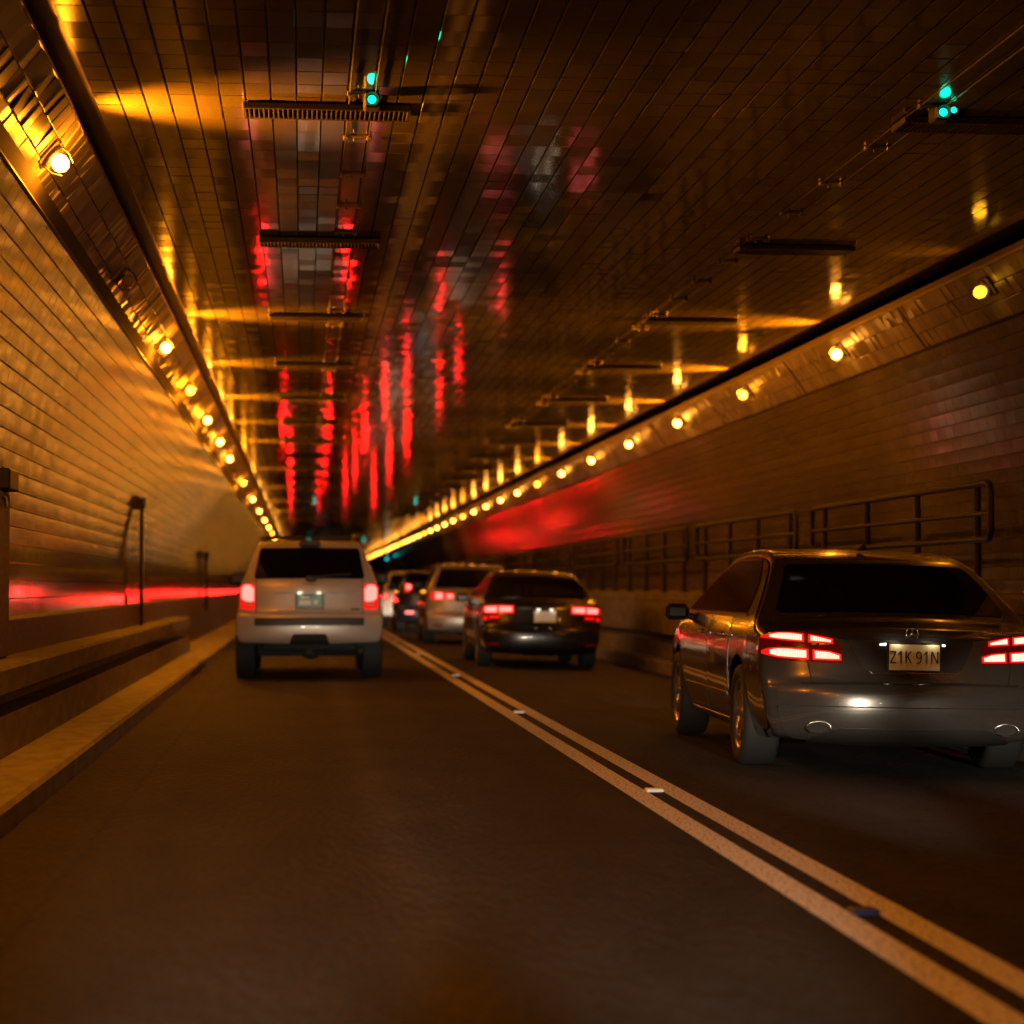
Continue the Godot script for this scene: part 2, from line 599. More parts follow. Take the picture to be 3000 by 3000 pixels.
func build_tube() -> void:
	# ceiling slab with rows of glazed tile along the tunnel
	var st := begin()
	extrude(st, PackedVector2Array([Vector2(CEIL_L, CEIL + 0.006), Vector2(CEIL_L, CEIL + 0.30), Vector2(CEIL_R, CEIL + 0.30), Vector2(CEIL_R, CEIL + 0.006)]), Z_FAR, Z_NEAR)
	var ceil_ := struct("ceiling", done(st), M.grout, "flat tunnel ceiling of glazed tiles in long rows, mirroring red tail lights")
	var n := 46
	var w := (CEIL_R - CEIL_L) / n
	var rows := []
	for i in n:
		rows.append([Vector3(CEIL_L + (i + 0.5) * w, CEIL, 0), Vector3(0, -1, 0)])
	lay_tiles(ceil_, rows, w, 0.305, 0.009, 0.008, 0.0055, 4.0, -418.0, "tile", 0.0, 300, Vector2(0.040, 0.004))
	# side walls: courses of tile on the curve of the tube
	for side: int in [-1, 1]:
		var th0 := asin((0.92 - TUBE_Y) / TUBE_R) if side < 0 else asin((1.06 - TUBE_Y) / TUBE_R)
		var th1 := asin((3.38 - TUBE_Y) / TUBE_R)
		var prof := PackedVector2Array()
		for k in 15:
			var th := lerpf(th0 - 0.01, th1 + 0.03, k / 14.0)
			var q: Array = arc_point(th, side)
			prof.append(Vector2(q[0].x + side * 0.006 * cos(th), q[0].y + 0.006 * sin(th)))
		for k in 15:
			var p: Vector2 = prof[14 - k]
			prof.append(p + Vector2(side * 0.4, 0.0))
		st = begin()
		extrude(st, prof, Z_FAR if side < 0 else Z_NEAR, Z_NEAR if side < 0 else Z_FAR)
		var wall := struct("tunnel_wall", done(st), M.wall_grout, "curved tunnel wall of glazed tile courses %s" % ["above the low concrete ledge" if side < 0 else "behind the black handrail"])
		var cn := 20 if side < 0 else 19
		rows = []
		for i in cn:
			rows.append(arc_point(lerpf(th0, th1, (i + 0.5) / cn), side))
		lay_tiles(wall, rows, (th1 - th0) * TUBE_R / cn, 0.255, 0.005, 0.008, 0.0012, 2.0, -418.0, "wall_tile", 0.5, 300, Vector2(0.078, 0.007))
		# coffer: sloping panels between wall and ceiling that carry the lamps
		var a: Vector2 = coffer(side)[0]
		var b: Vector2 = coffer(side)[1]
		var dir := (b - a).normalized()
		var nor := Vector2(dir.y, -dir.x) if side > 0 else Vector2(-dir.y, dir.x)
		st = begin()
		var back := PackedVector2Array([a - nor * 0.006, b - nor * 0.006, b - nor * 0.2, a - nor * 0.2])
		extrude(st, back, Z_NEAR if side > 0 else Z_FAR, Z_FAR if side > 0 else Z_NEAR)
		var cof := part(numbered("lamp_coffer"), done(st), M.grout, self)
		cof.set_meta("kind", "structure")
		cof.set_meta("label", "sloping band of small uneven glazed tiles holding the lamps %s" % ["over the ledge" if side < 0 else "over the handrail walkway"])
		rows = []
		var len_ab := (b - a).length()
		for i in 3:
			var c := a.lerp(b, (i + 0.5) / 3.0)
			rows.append([Vector3(c.x, c.y, 0), Vector3(nor.x, nor.y, 0)])
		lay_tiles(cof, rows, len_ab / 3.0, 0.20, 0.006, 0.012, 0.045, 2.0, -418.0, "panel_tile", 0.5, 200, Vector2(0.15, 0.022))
		# shadow gap and trim above and below the coffer
		st = begin()
		var e := CEIL_L - 0.004 if side < 0 else CEIL_R + 0.004
		var o := float(side)
		var za := Z_NEAR if side > 0 else Z_FAR
		var zb := Z_FAR if side > 0 else Z_NEAR
		extrude(st, PackedVector2Array([a + Vector2(-o * 0.006, 0.025), a + Vector2(-o * 0.006, 0.0), a + Vector2(o * 0.07, -0.02), a + Vector2(o * 0.09, 0.11), a + Vector2(o * 0.05, 0.10)]), za, zb)
		extrude(st, PackedVector2Array([Vector2(e, 4.02), Vector2(a.x + o * 0.22, 4.02), Vector2(a.x + o * 0.22, 4.2), Vector2(e, 4.2)]), za, zb)
		part("recess_lining", done(st), M.trim_strip, cof)
		st = begin()
		extrude(st, PackedVector2Array([b + nor * 0.016, Vector2(mirror_x(-1.566, side), 3.385), Vector2(mirror_x(-1.70, side), 3.385), b - nor * 0.05]), Z_NEAR if side > 0 else Z_FAR, Z_FAR if side > 0 else Z_NEAR)
		part("lower_trim", done(st), M.trim_strip if side < 0 else M.dark_stone, cof)
		# dark joints across the coffer between panels
		for k in 16:
			st = begin()
			var z := -14.9 - 4.83 * k
			var m2 := (a + b) * 0.5 + nor * 0.010
			box(st, Vector3(m2.x, m2.y, z), Vector3(len_ab, 0.008, 0.05), 0.0, Basis(Vector3(dir.x, dir.y, 0), Vector3(nor.x, nor.y, 0), Vector3(dir.x, dir.y, 0).cross(Vector3(nor.x, nor.y, 0))))
			part("joint_strip", done(st), M.dark_metal, cof)
	# ends of the built stretch, closed and dark
	for z: float in [Z_NEAR + 0.1, Z_FAR - 0.1]:
		st = begin()
		box(st, Vector3(TUBE_X, 2.0, z), Vector3(10.0, 5.5, 0.2))
		struct("tunnel_wall", done(st), M.black_void, "dark end of the tunnel stretch %s" % ["behind the viewer" if z > 0 else "far beyond the traffic"])

# ------------------------------------------------------------------ ledge and walkway
func build_left_ledge() -> void:
	var st := begin()
	extrude(st, PackedVector2Array([Vector2(-1.34, -0.02), Vector2(-1.34, 0.105), Vector2(-1.36, 0.13), Vector2(-2.1, 0.14), Vector2(-2.1, -0.02)]), Z_FAR, Z_NEAR)
	struct("kerb", done(st), M.pale_concrete, "low pale concrete kerb strip at the foot of the ledge beside the traffic lane")
	st = begin()
	extrude(st, PackedVector2Array([Vector2(-1.98, 0.13), Vector2(-1.98, 0.90), Vector2(-2.0, 0.925), Vector2(-2.4, 0.925), Vector2(-2.4, 0.13)]), Z_FAR, Z_NEAR)
	struct("wall_base", done(st), M.dark_stone, "dark stone base course under the tiled wall behind the low ledge")
	st = begin()
	extrude(st, PackedVector2Array([Vector2(-1.72, 0.134), Vector2(-1.735, 0.37), Vector2(-1.92, 0.375), Vector2(-1.92, 0.495), Vector2(-1.725, 0.50), Vector2(-1.725, 0.64), Vector2(-1.745, 0.66), Vector2(-1.985, 0.665), Vector2(-1.985, 0.134)]), -33.3, Z_NEAR)
	struct("concrete_ledge", done(st), M.concrete, "low concrete ledge with a dark slot along its face, ending beyond the sport utility")

func build_right_walkway() -> void:
	var st := begin()
	extrude(st, PackedVector2Array([Vector2(4.86, -0.10), Vector2(6.5, -0.10), Vector2(6.5, 0.13), Vector2(4.88, 0.12), Vector2(4.86, 0.095)]), Z_FAR, Z_NEAR)
	struct("kerb", done(st), M.concrete, "concrete kerb below the raised handrail walkway beside the queueing cars")
	st = begin()
	extrude(st, PackedVector2Array([Vector2(5.10, 0.115), Vector2(6.7, 0.115), Vector2(6.7, 1.06), Vector2(5.11, 1.05), Vector2(5.085, 1.03), Vector2(5.085, 0.93), Vector2(5.11, 0.92), Vector2(5.10, 0.46), Vector2(5.32, 0.455), Vector2(5.32, 0.345), Vector2(5.10, 0.34)]), Z_FAR, Z_NEAR)
	struct("raised_walkway", done(st), M.concrete, "raised concrete maintenance walkway carrying the black handrail")

func build_railings() -> void:
	var where := ["right behind the grey sedan's roof, the closest to the viewer", "second from the viewer, above the grey sedan's door mirror", "third from the viewer, between the black sedan and the grey sedan", "fourth from the viewer, above the black sedan's rear lamp", "fifth from the viewer, above the black sedan's roof", "sixth from the viewer, in the row over the black sedan", "seventh from the viewer in the row along the walkway", "eighth from the viewer in the row along the walkway"]
	for k in 12:
		var z0 := -15.75 - 6.42 * k
		var ln := 5.72
		var o := thing("handrail", "black pipe handrail section %s" % (where[k] if k < 5 else "along the walkway, %s from the viewer" % ordinal(k + 1)), "handrail", Vector3(5.2, 1.052, z0), "handrail sections along the raised walkway")
		# the rounded frame: top rail, lower rail and two bent ends
		var st := begin()
		var path := PackedVector3Array()
		var y0 := 0.44
		var y1 := 0.87
		var r := 0.09
		for c: Array in [[-r, y1 - r, 90.0], [-ln + r, y1 - r, 180.0], [-ln + r, y0 + r, 270.0], [-r, y0 + r, 360.0]]:
			for j in 5:
				var a := deg_to_rad(c[2] - 90.0 + 22.5 * j)
				path.append(Vector3(0, c[1] + r * sin(a), c[0] + r * cos(a)))
		path.append(path[0])
		tube(st, path, 0.027, 8)
		part("loop_rail", done(st), M.rail_paint, o)
		st = begin()
		tube(st, PackedVector3Array([Vector3(0.004, 0.64, -0.02), Vector3(0.004, 0.64, -ln + 0.02)]), 0.022, 6)
		part("middle_rail", done(st), M.rail_paint, o)
		for j in 4:
			st = begin()
			var z := -0.42 - (ln - 0.84) * j / 3.0
			tube(st, PackedVector3Array([Vector3(0.03, 0.0, z), Vector3(0.03, y1, z)]), 0.03, 8)
			box(st, Vector3(0.03, 0.006, z), Vector3(0.13, 0.012, 0.13), 0.003)
			part("post", done(st), M.rail_paint, o)

# ------------------------------------------------------------------ ceiling fittings
func build_vents() -> void:
	var slat_mesh: Mesh
	for side in 2:
		for k in 16:
			var z := -12.42 - 4.775 * k
			var x := 0.132 if side == 0 else 4.03
			var lab := "dark slatted ceiling vent over the %s lane, %s from the viewer" % ["silver sport utility's" if side == 0 else "grey sedan's", ordinal(k + 1)]
			var o := thing("ceiling_vent", lab, "vent", Vector3(x, CEIL - 0.012, z), "slatted vents in the tunnel ceiling")
			var st := begin()
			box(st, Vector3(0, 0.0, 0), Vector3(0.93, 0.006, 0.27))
			part("backing_sheet", done(st), M.vent_shade, o)  # dark sheet in place of the open, shaded vent
			st = begin()
			for s: float in [-1.0, 1.0]:
				box(st, Vector3(0, -0.018, s * 0.135), Vector3(0.97, 0.038, 0.022), 0.004)
				box(st, Vector3(s * 0.474, -0.018, 0), Vector3(0.022, 0.038, 0.246), 0.004)
			part("frame", done(st), M.dark_metal, o)
			if k < 2:
				for j in 33:
					if slat_mesh == null:
						st = begin()
						box(st, Vector3.ZERO, Vector3(0.010, 0.034, 0.246), 0.002)
						slat_mesh = done(st).commit()
					part_mesh("slat", slat_mesh, M.dark_metal, o, Transform3D(Basis(), Vector3(-0.448 + 0.028 * j, -0.018, 0)))
			else:
				st = begin()
				for j in 33:
					box(st, Vector3(-0.448 + 0.028 * j, -0.018, 0), Vector3(0.010, 0.034, 0.246))
				part("slats", done(st), M.dark_metal, o).set_meta("kind", "stuff")

func capsule(st: SurfaceTool, r: float, len_: float, b: Basis, c: Vector3) -> void:
	var prof := []
	for i in 4:
		var a := -PI / 2 + PI / 2 * i / 3.0
		prof.append(Vector2(r * cos(a) + 0.0001, -len_ * 0.5 + r + r * sin(a)))
	for i in 4:
		var a := PI / 2 * i / 3.0
		prof.append(Vector2(r * cos(a) + 0.0001, len_ * 0.5 - r + r * sin(a)))
	lathe(st, prof, c, b, 10)

func build_lamps() -> void:
	for side: int in [-1, 1]:
		var a: Vector2 = coffer(side)[0]
		var b: Vector2 = coffer(side)[1]
		var dir := (b - a).normalized()
		var nor := Vector2(dir.y, -dir.x) if side > 0 else Vector2(-dir.y, dir.x)
		var foot: Vector2 = coffer(side)[2]
		var seen_lit := 0
		for k in range(-3, 84):
			var z := (-12.45 - 4.80 * k) if side < 0 else (-12.47 - 4.83 * k)
			var state := 2
			if side < 0 and (k == 1 or k == 7 or (k > 7 and k % 2 == 1)):
				state = 0
			if side > 0 and k == 0:
				state = 0
			if side > 0 and k == 1:
				state = 1
			if side > 0 and k < 0:
				state = 0
			if k > 34 and k % 2 == 1:
				continue
			var visible_ := (side < 0 and k >= 0) or (side > 0 and k >= 1)
			if not visible_ and state == 0:
				continue
			var band := "over the ledge wall" if side < 0 else "over the handrail walkway"
			var lab := ""
			if not visible_:
				lab = "%s lit sodium lamp over the ledge wall behind the viewer" % ordinal(-k)
			elif state == 0:
				lab = "unlit lamp %s, right after the %s burning one" % [band, ordinal(seen_lit)]
			else:
				seen_lit += 1
				lab = "%s burning amber lamp from the viewer along the sloping band %s" % [ordinal(seen_lit), band]
				if state == 1:
					lab = "dim yellow lamp, first from the viewer along the sloping band over the handrail walkway"
			var o := thing("tunnel_lamp", lab, "lamp", Vector3(foot.x, foot.y, z), "round sodium lamps along the coffers")
			var bas := Basis(Vector3(dir.x, dir.y, 0), Vector3(nor.x, nor.y, 0), Vector3(dir.x, dir.y, 0).cross(Vector3(nor.x, nor.y, 0)))
			o.basis = bas
			var st := begin()
			box(st, Vector3(0, 0.016, 0), Vector3(0.17, 0.020, 0.22), 0.006)
			lathe(st, [Vector2(0.001, 0.05), Vector2(0.066, 0.05), Vector2(0.072, 0.026)], Vector3.ZERO, Basis(), 16)
			part("base_plate", done(st), M.fixture_metal, o)
			st = begin()
			var lit_m: Material = [M.dead_bulb, M.weak_bulb, M.older_bulb if k % 5 == 3 else M.sodium_bulb][state]
			capsule(st, 0.052, 0.14, Basis(Vector3(1, 0, 0), PI / 2), Vector3(0, 0.098, 0))
			part("bulb", done(st), lit_m, o)
			if state != 1 and k < 12:
				for s: float in [-1.0, 1.0]:
					st = begin()
					tube(st, PackedVector3Array([Vector3(0.075 * s, 0.02, 0), Vector3(0.078 * s, 0.10, 0.0), Vector3(0.05 * s, 0.155, 0)]), 0.006, 5)
					part("guard_wire", done(st), M.fixture_metal, o)
			if state > 0 and z > -115.0:
				# bare light of the bulb, shaded towards the coffer by its base plate
				var l := SpotLight3D.new()
				l.name = "lamp_light"
				l.light_color = Color(1.0, 0.55, 0.06)
				l.light_energy = (2.7 if side < 0 else 1.4) if state == 2 else 0.3
				l.light_size = 0.05
				l.spot_range = 40.0
				l.spot_attenuation = 2.0
				l.spot_angle = 86.0
				l.spot_angle_attenuation = 0.5
				l.shadow_enabled = true
				l.transform = Transform3D(Basis.looking_at(Vector3(0, 1, 0), Vector3(0, 0, 1)), Vector3(0, 0.098, 0))
				o.add_child(l)
				if side < 0 and k < 11:
					# added fill light that brightens the glazed coffer on this side only
					var w := OmniLight3D.new()
					w.name = "coffer_fill"
					w.light_color = l.light_color
					w.light_energy = 2.0
					w.light_size = 0.05
					w.omni_range = 40.0
					w.omni_attenuation = 2.0
					w.shadow_enabled = true
					w.position = l.position
					o.add_child(w)
				# the reflector behind the bulb throws its light across the tunnel
				var f := SpotLight3D.new()
				f.name = "lamp_flood"
				f.light_color = Color(1.0, 0.55, 0.06)
				f.light_energy = 95.0 * rng.randf_range(0.75, 1.2) if state == 2 else 3.0
				f.light_size = 0.05
				f.spot_range = 40.0
				f.spot_attenuation = 2.0
				f.spot_angle = 43.0
				f.spot_angle_attenuation = 1.0
				f.shadow_enabled = true
				var fwd := bas.inverse() * Vector3(-side, 0.42, 0)
				f.transform = Transform3D(Basis.looking_at(fwd, bas.inverse() * Vector3(0, 0, 1)), Vector3(0, 0.098, 0))
				if z > -95.0:
					o.add_child(f)

func build_signals() -> void:
	for side in 2:
		var x := 0.36 if side == 0 else 3.66
		# cables with clamps along one tile row
		var o := thing("signal_cable", "pair of thin dark cables clamped to the ceiling over the %s lane" % ["silver sport utility's" if side == 0 else "grey sedan's"], "cable", Vector3(x, CEIL - 0.006, 0), "clamped signal cables on the ceiling")
		var st: SurfaceTool
		for s: float in [-1.0, 1.0]:
			st = begin()
			tube(st, PackedVector3Array([Vector3(0.072 * s - 0.03, -0.008, -6.0), Vector3(0.072 * s - 0.03, -0.008, -90.0)]), 0.004, 6)
			part("cable", done(st), M.rubber, o)
		for k in 22:
			st = begin()
			var z := -11.99 - 1.196 * k
			for s: float in [-1.0, 1.0]:
				box(st, Vector3(0.072 * s - 0.03, -0.012, z), Vector3(0.034, 0.028, 0.05), 0.006)
			box(st, Vector3(-0.03, -0.008, z), Vector3(0.11, 0.010, 0.03), 0.003)
			tube(st, PackedVector3Array([Vector3(-0.05, -0.006, z), Vector3(-0.05, -0.036, z)]), 0.008, 6)
			part("clamp", done(st), M.fixture_metal, o)
		for k in 3:
			var z := [-11.87, -69.8, -129.4][k] as float
			var far := ["closest to the viewer", "second from the viewer", "third from the viewer"]
			var sg := thing("lane_signal", "small green signal on the ceiling over the %s lane, %s" % ["sport utility's" if side == 0 else "grey sedan's", far[k]], "signal", Vector3(x + 0.02, CEIL - 0.004, z - 0.1), "green signals hung from the ceiling")
			st = begin()
			box(st, Vector3(0, -0.05, -0.06), Vector3(0.09, 0.09, 0.14), 0.012)
			part("housing", done(st), M.dark_metal, sg)
			st = begin()
			lathe(st, [Vector2(0.034, 0.0), Vector2(0.036, 0.03), Vector2(0.039, 0.03)], Vector3(0, -0.055, 0.02), Basis(Vector3(1, 0, 0), PI / 2), 16)
			part("hood", done(st), M.dark_metal, sg)
			st = begin()
			lathe(st, [Vector2(0.024, 0.0), Vector2(0.016, 0.010), Vector2(0.001, 0.016)], Vector3(0, -0.055, 0.025), Basis(Vector3(1, 0, 0), PI / 2), 16)
			part("lens", done(st), M.green_lens if k == 0 else M.cyan_lens, sg)
			if k == 0 and side == 1:
				st = begin()
				lathe(st, [Vector2(0.018, 0.0), Vector2(0.001, 0.008)], Vector3(0.07, -0.035, 0.0), Basis(Vector3(1, 0, 0), PI / 2), 14)
				part("lens", done(st), M.green_lens, sg)
			var l := OmniLight3D.new()
			l.name = "signal_light"
			l.light_color = Color(0.05, 1.0, 0.75)
			l.light_energy = 0.006
			l.light_size = 0.03
			l.omni_range = 20.0
			l.omni_attenuation = 2.0
			l.shadow_enabled = true
			l.position = Vector3(0, -0.055, 0.075)
			sg.add_child(l)

func build_wall_gear() -> void:
	# cabinet with a box on top at the picture's edge
	var st := begin()
	for spec: Array in [[-14.1, 0, "dark wall cabinet with a junction box on top, at the edge of the picture"], [-44.0, 1, "small dark junction box on a single conduit, far along the ledge wall"], [-26.0, 2, "open dark bracket box on a twin conduit against the ledge wall"]]:
		var z: float = spec[0]
		var kind: int = spec[1]
		var o := thing("junction_box", spec[2], "junction box", Vector3(-2.0, 0.66, z), "")
		st = begin()
		if kind == 0:
			box(st, Vector3(0.02, 0.55, 0.35), Vector3(0.12, 1.08, 1.1), 0.01)
			part("cabinet", done(st), M.dark_stone, o)
			st = begin()
			box(st, Vector3(0.05, 1.16, 0.0), Vector3(0.17, 0.14, 0.42), 0.012)
			part("box", done(st), M.dark_metal, o)
			st = begin()
			tube(st, PackedVector3Array([Vector3(0.06, 1.07, 0.12), Vector3(0.10, 1.04, 0.12), Vector3(0.11, 0.98, 0.12)]), 0.02, 8)
			part("cable_gland", done(st), M.grey_metal, o)
		elif kind == 1:
			box(st, Vector3(0.05, 1.10, 0), Vector3(0.12, 0.16, 0.24), 0.01)
			part("box", done(st), M.dark_metal, o)
			st = begin()
			tube(st, PackedVector3Array([Vector3(0.04, 0.0, 0), Vector3(0.03, 1.04, 0)]), 0.03, 8)
			part("conduit", done(st), M.dark_metal, o)
		else:
			for s: float in [-1.0, 1.0]:
				st = begin()
				box(st, Vector3(0.06, 1.47, 0.13 * s), Vector3(0.10, 0.13, 0.08), 0.01)
				part("box", done(st), M.dark_metal, o)
				st = begin()
				tube(st, PackedVector3Array([Vector3(0.075, -0.03, 0.07 * s), Vector3(0.07, 0.6, 0.07 * s), Vector3(0.07, 1.40, 0.07 * s)]), 0.02, 8)
				part("conduit", done(st), M.grey_metal if s < 0 else M.dark_metal, o)
			st = begin()
			box(st, Vector3(0.02, 1.40, 0), Vector3(0.06, 0.02, 0.36), 0.004)
			box(st, Vector3(0.02, 1.54, 0), Vector3(0.06, 0.02, 0.36), 0.004)
			part("bracket", done(st), M.dark_metal, o)
	# signal cabinet far down the handrail wall
	var c := thing("wall_signal", "dark signal cabinet with a cyan and a white light, far along the handrail wall", "signal", Vector3(5.86, 2.0, -146.0))
	st = begin()
	box(st, Vector3(0.0, 0.8, 0), Vector3(0.55, 1.6, 0.3), 0.02)
	part("cabinet", done(st), M.dark_metal, c)
	st = begin()
	lathe(st, [Vector2(0.065, 0.0), Vector2(0.04, 0.02), Vector2(0.001, 0.03)], Vector3(-0.13, 1.0, 0.15), Basis(Vector3(1, 0, 0), PI / 2), 16)
	part("cyan_lens", done(st), M.cyan_lens, c)
	st = begin()
	lathe(st, [Vector2(0.055, 0.0), Vector2(0.035, 0.02), Vector2(0.001, 0.03)], Vector3(-0.14, 1.45, 0.15), Basis(Vector3(1, 0, 0), PI / 2), 16)
	part("white_lens", done(st), M.white_lens, c)

# ------------------------------------------------------------------ vehicles
# A body is its side outline (a = metres ahead of the rear bumper, y) and its half width by height;
# rear and front corners are swept round in plan. Everything on it is laid on that surface.
func chaikin(p: PackedVector2Array, times: int) -> PackedVector2Array:
	for t in times:
		var q := PackedVector2Array([p[0]])
		for i in p.size() - 1:
			q.append(p[i].lerp(p[i + 1], 0.25))
			q.append(p[i].lerp(p[i + 1], 0.75))
		q.append(p[p.size() - 1])
		p = q
	return p

func shape(outline: Array, widths: Array, opt: Dictionary) -> Dictionary:
	var S := {"r": 0.045, "crown": 0.035, "kr": 0.2, "kf": 0.35, "rt": 0.03, "ft": 0.06}
	S.merge(opt, true)
	var p := PackedVector2Array()
	for v: Array in outline:
		p.append(Vector2(v[0], v[1]))
	p = chaikin(p, 2)
	var nrm := PackedVector2Array()
	var peak := 0
	for i in p.size():
		var t := (p[mini(i + 1, p.size() - 1)] - p[maxi(i - 1, 0)]).normalized()
		nrm.append(Vector2(-t.y, t.x))
		if p[i].y > p[peak].y:
			peak = i
	var w := PackedVector2Array()
	for v: Array in widths:
		w.append(Vector2(v[0], v[1]))
	S.sil = p
	S.nrm = nrm
	S.peak = peak
	S.wt = chaikin(w, 2)
	var half := 0.0
	for v in w:
		half = maxf(half, v.y)
	S.half = half
	var L := 0.0
	for v in p:
		L = maxf(L, v.x)
	S.L = L
	return S

func half_width(S: Dictionary, a: float, y: float) -> float:
	var t: PackedVector2Array = S.wt
	var w := t[0].y
	if y >= t[t.size() - 1].x:
		w = t[t.size() - 1].y
	elif y > t[0].x:
		for i in t.size() - 1:
			if y <= t[i + 1].x:
				w = lerpf(t[i].y, t[i + 1].y, (y - t[i].x) / maxf(t[i + 1].x - t[i].x, 1e-5))
				break
	var tr := clampf(1.0 - a / 0.9, 0.0, 1.0)
	var tf := clampf(1.0 - (S.L - a) / 1.3, 0.0, 1.0)
	return w * (1.0 - S.rt * tr * tr - S.ft * tf * tf)

func deform(S: Dictionary, x: float, y: float, a: float) -> Vector3:
	var f := pow(absf(x) / S.half, 3.0)
	var g: float = S.kr * (1.0 - smoothstep(0.0, 0.95, a)) - S.kf * smoothstep(S.L - 1.3, S.L, a)
	return Vector3(x, y, -(a + f * g))

func ribbon(S: Dictionary, s: float, x: float) -> Vector3:
	var p: PackedVector2Array = S.sil
	var q: PackedVector2Array = S.nrm
	s = clampf(s, 0.0, p.size() - 1.001)
	var i := int(s)
	var c := p[i].lerp(p[i + 1], s - i)
	var n := q[i].lerp(q[i + 1], s - i).normalized()
	var r: float = S.r
	var inner := c - n * r
	var w := half_width(S, inner.x, inner.y)
	x = clampf(x, -w, w)
	var e := clampf(absf(x) - (w - r), 0.0, r)
	var drop: float = r - sqrt(maxf(0.0, r * r - e * e)) + S.crown * pow(x / S.half, 2.0)
	c -= n * drop
	return deform(S, x, c.y, c.x)

func find_s(S: Dictionary, y: float, front := false) -> float:
	var p: PackedVector2Array = S.sil
	if front:
		for i in range(p.size() - 1, S.peak, -1):
			if p[i - 1].y >= y and p[i].y <= y:
				return i - (y - p[i].y) / maxf(p[i - 1].y - p[i].y, 1e-5)
		return S.peak
	for i in range(0, S.peak):
		if p[i].y <= y and p[i + 1].y >= y:
			return i + (y - p[i].y) / maxf(p[i + 1].y - p[i].y, 1e-5)
	return 0.0 if y < p[0].y else float(S.peak)

# a point on the rear (or front) surface, off metres proud of it
func on_end(S: Dictionary, x: float, y: float, off: float, front := false) -> Vector3:
	var s := find_s(S, y, front)
	var p := ribbon(S, s, x)
	var dx := ribbon(S, s, x + 0.02) - ribbon(S, s, x - 0.02)
	var ds := ribbon(S, s + 0.7, x) - ribbon(S, s - 0.7, x)
	var n := dx.cross(ds).normalized()
	if n.dot(p - Vector3(0, 0.55, -S.L * 0.5)) < 0:
		n = -n
	return p + n * off

func on_side(S: Dictionary, a: float, y: float, off: float, sgn: float) -> Vector3:
	var w := half_width(S, a, y)
	var wy := half_width(S, a, y + 0.02) - half_width(S, a, y - 0.02)
	var n := Vector2(1.0, -wy / 0.04).normalized()
	return deform(S, sgn * (w + off * n.x), y + off * n.y, a)

# a thin shaped panel on the body. rows: [along, lo, hi]; kind "rows" (along = y, across = x), "cols" (along = x, across = y), "side" (along = y, across = a)
func panel(st: SurfaceTool, S: Dictionary, kind: String, rows: Array, off: float, depth: float, nu: int, nv: int, sgn := 1.0, front := false) -> void:
	var g := []
	var low := []
	var first: float = rows[0][0]
	var last: float = rows[rows.size() - 1][0]
	for i in nu + 1:
		var u := lerpf(first, last, float(i) / nu)
		var lo: float = rows[0][1]
		var hi: float = rows[0][2]
		for k in rows.size() - 1:
			var u0: float = rows[k][0]
			var u1: float = rows[k + 1][0]
			var f := (u - u0) / (u1 - u0 + (1e-6 if u1 > u0 else -1e-6))
			if f >= -0.001 and f <= 1.001:
				lo = lerpf(rows[k][1], rows[k + 1][1], clampf(f, 0, 1))
				hi = lerpf(rows[k][2], rows[k + 1][2], clampf(f, 0, 1))
		var a := PackedVector3Array()
		var b := PackedVector3Array()
		for j in nv + 1:
			var v := lerpf(lo, hi, float(j) / nv)
			for d in 2:
				var o := off if d == 0 else off - depth
				var p: Vector3
				if kind == "rows":
					p = on_end(S, v * sgn, u, o, front)
				elif kind == "cols":
					p = on_end(S, u * sgn, v, o, front)
				else:
					p = on_side(S, v, u, o, sgn)
				if d == 0:
					a.append(p)
				else:
					b.append(p)
		g.append(a)
		low.append(b)
	# which way do the quads run?
	var m: Vector3 = g[nu / 2][nv / 2]
	var e1: Vector3 = g[mini(nu / 2 + 1, nu)][nv / 2] - g[maxi(nu / 2 - 1, 0)][nv / 2]
	var e2: Vector3 = g[nu / 2][mini(nv / 2 + 1, nv)] - g[nu / 2][maxi(nv / 2 - 1, 0)]
	var flip := e2.cross(e1).dot(m - low[nu / 2][nv / 2]) < 0
	st.set_smooth_group(2)
	grid(st, g, flip)
	st.set_smooth_group(-1)
	var rim := []
	for i in nu + 1:
		rim.append([i, 0])
	for j in range(1, nv + 1):
		rim.append([nu, j])
	for i in range(nu - 1, -1, -1):
		rim.append([i, nv])
	for j in range(nv - 1, -1, -1):
		rim.append([0, j])
	for k in rim.size() - 1:
		var p: Array = rim[k]
		var q: Array = rim[k + 1]
		if flip:
			quad(st, g[p[0]][p[1]], low[p[0]][p[1]], low[q[0]][q[1]], g[q[0]][q[1]])
		else:
			quad(st, g[q[0]][q[1]], low[q[0]][q[1]], low[p[0]][p[1]], g[p[0]][p[1]])

func put_panel(called: String, root: Node, m: Material, S: Dictionary, kind: String, rows: Array, off := 0.006, nu := 6, nv := 10, sgn := 1.0, front := false, depth := 0.014) -> MeshInstance3D:
	var st := begin()
	panel(st, S, kind, rows, off, maxf(depth, off + 0.004), nu, nv, sgn, front)
	return part(called, done(st), m, root)

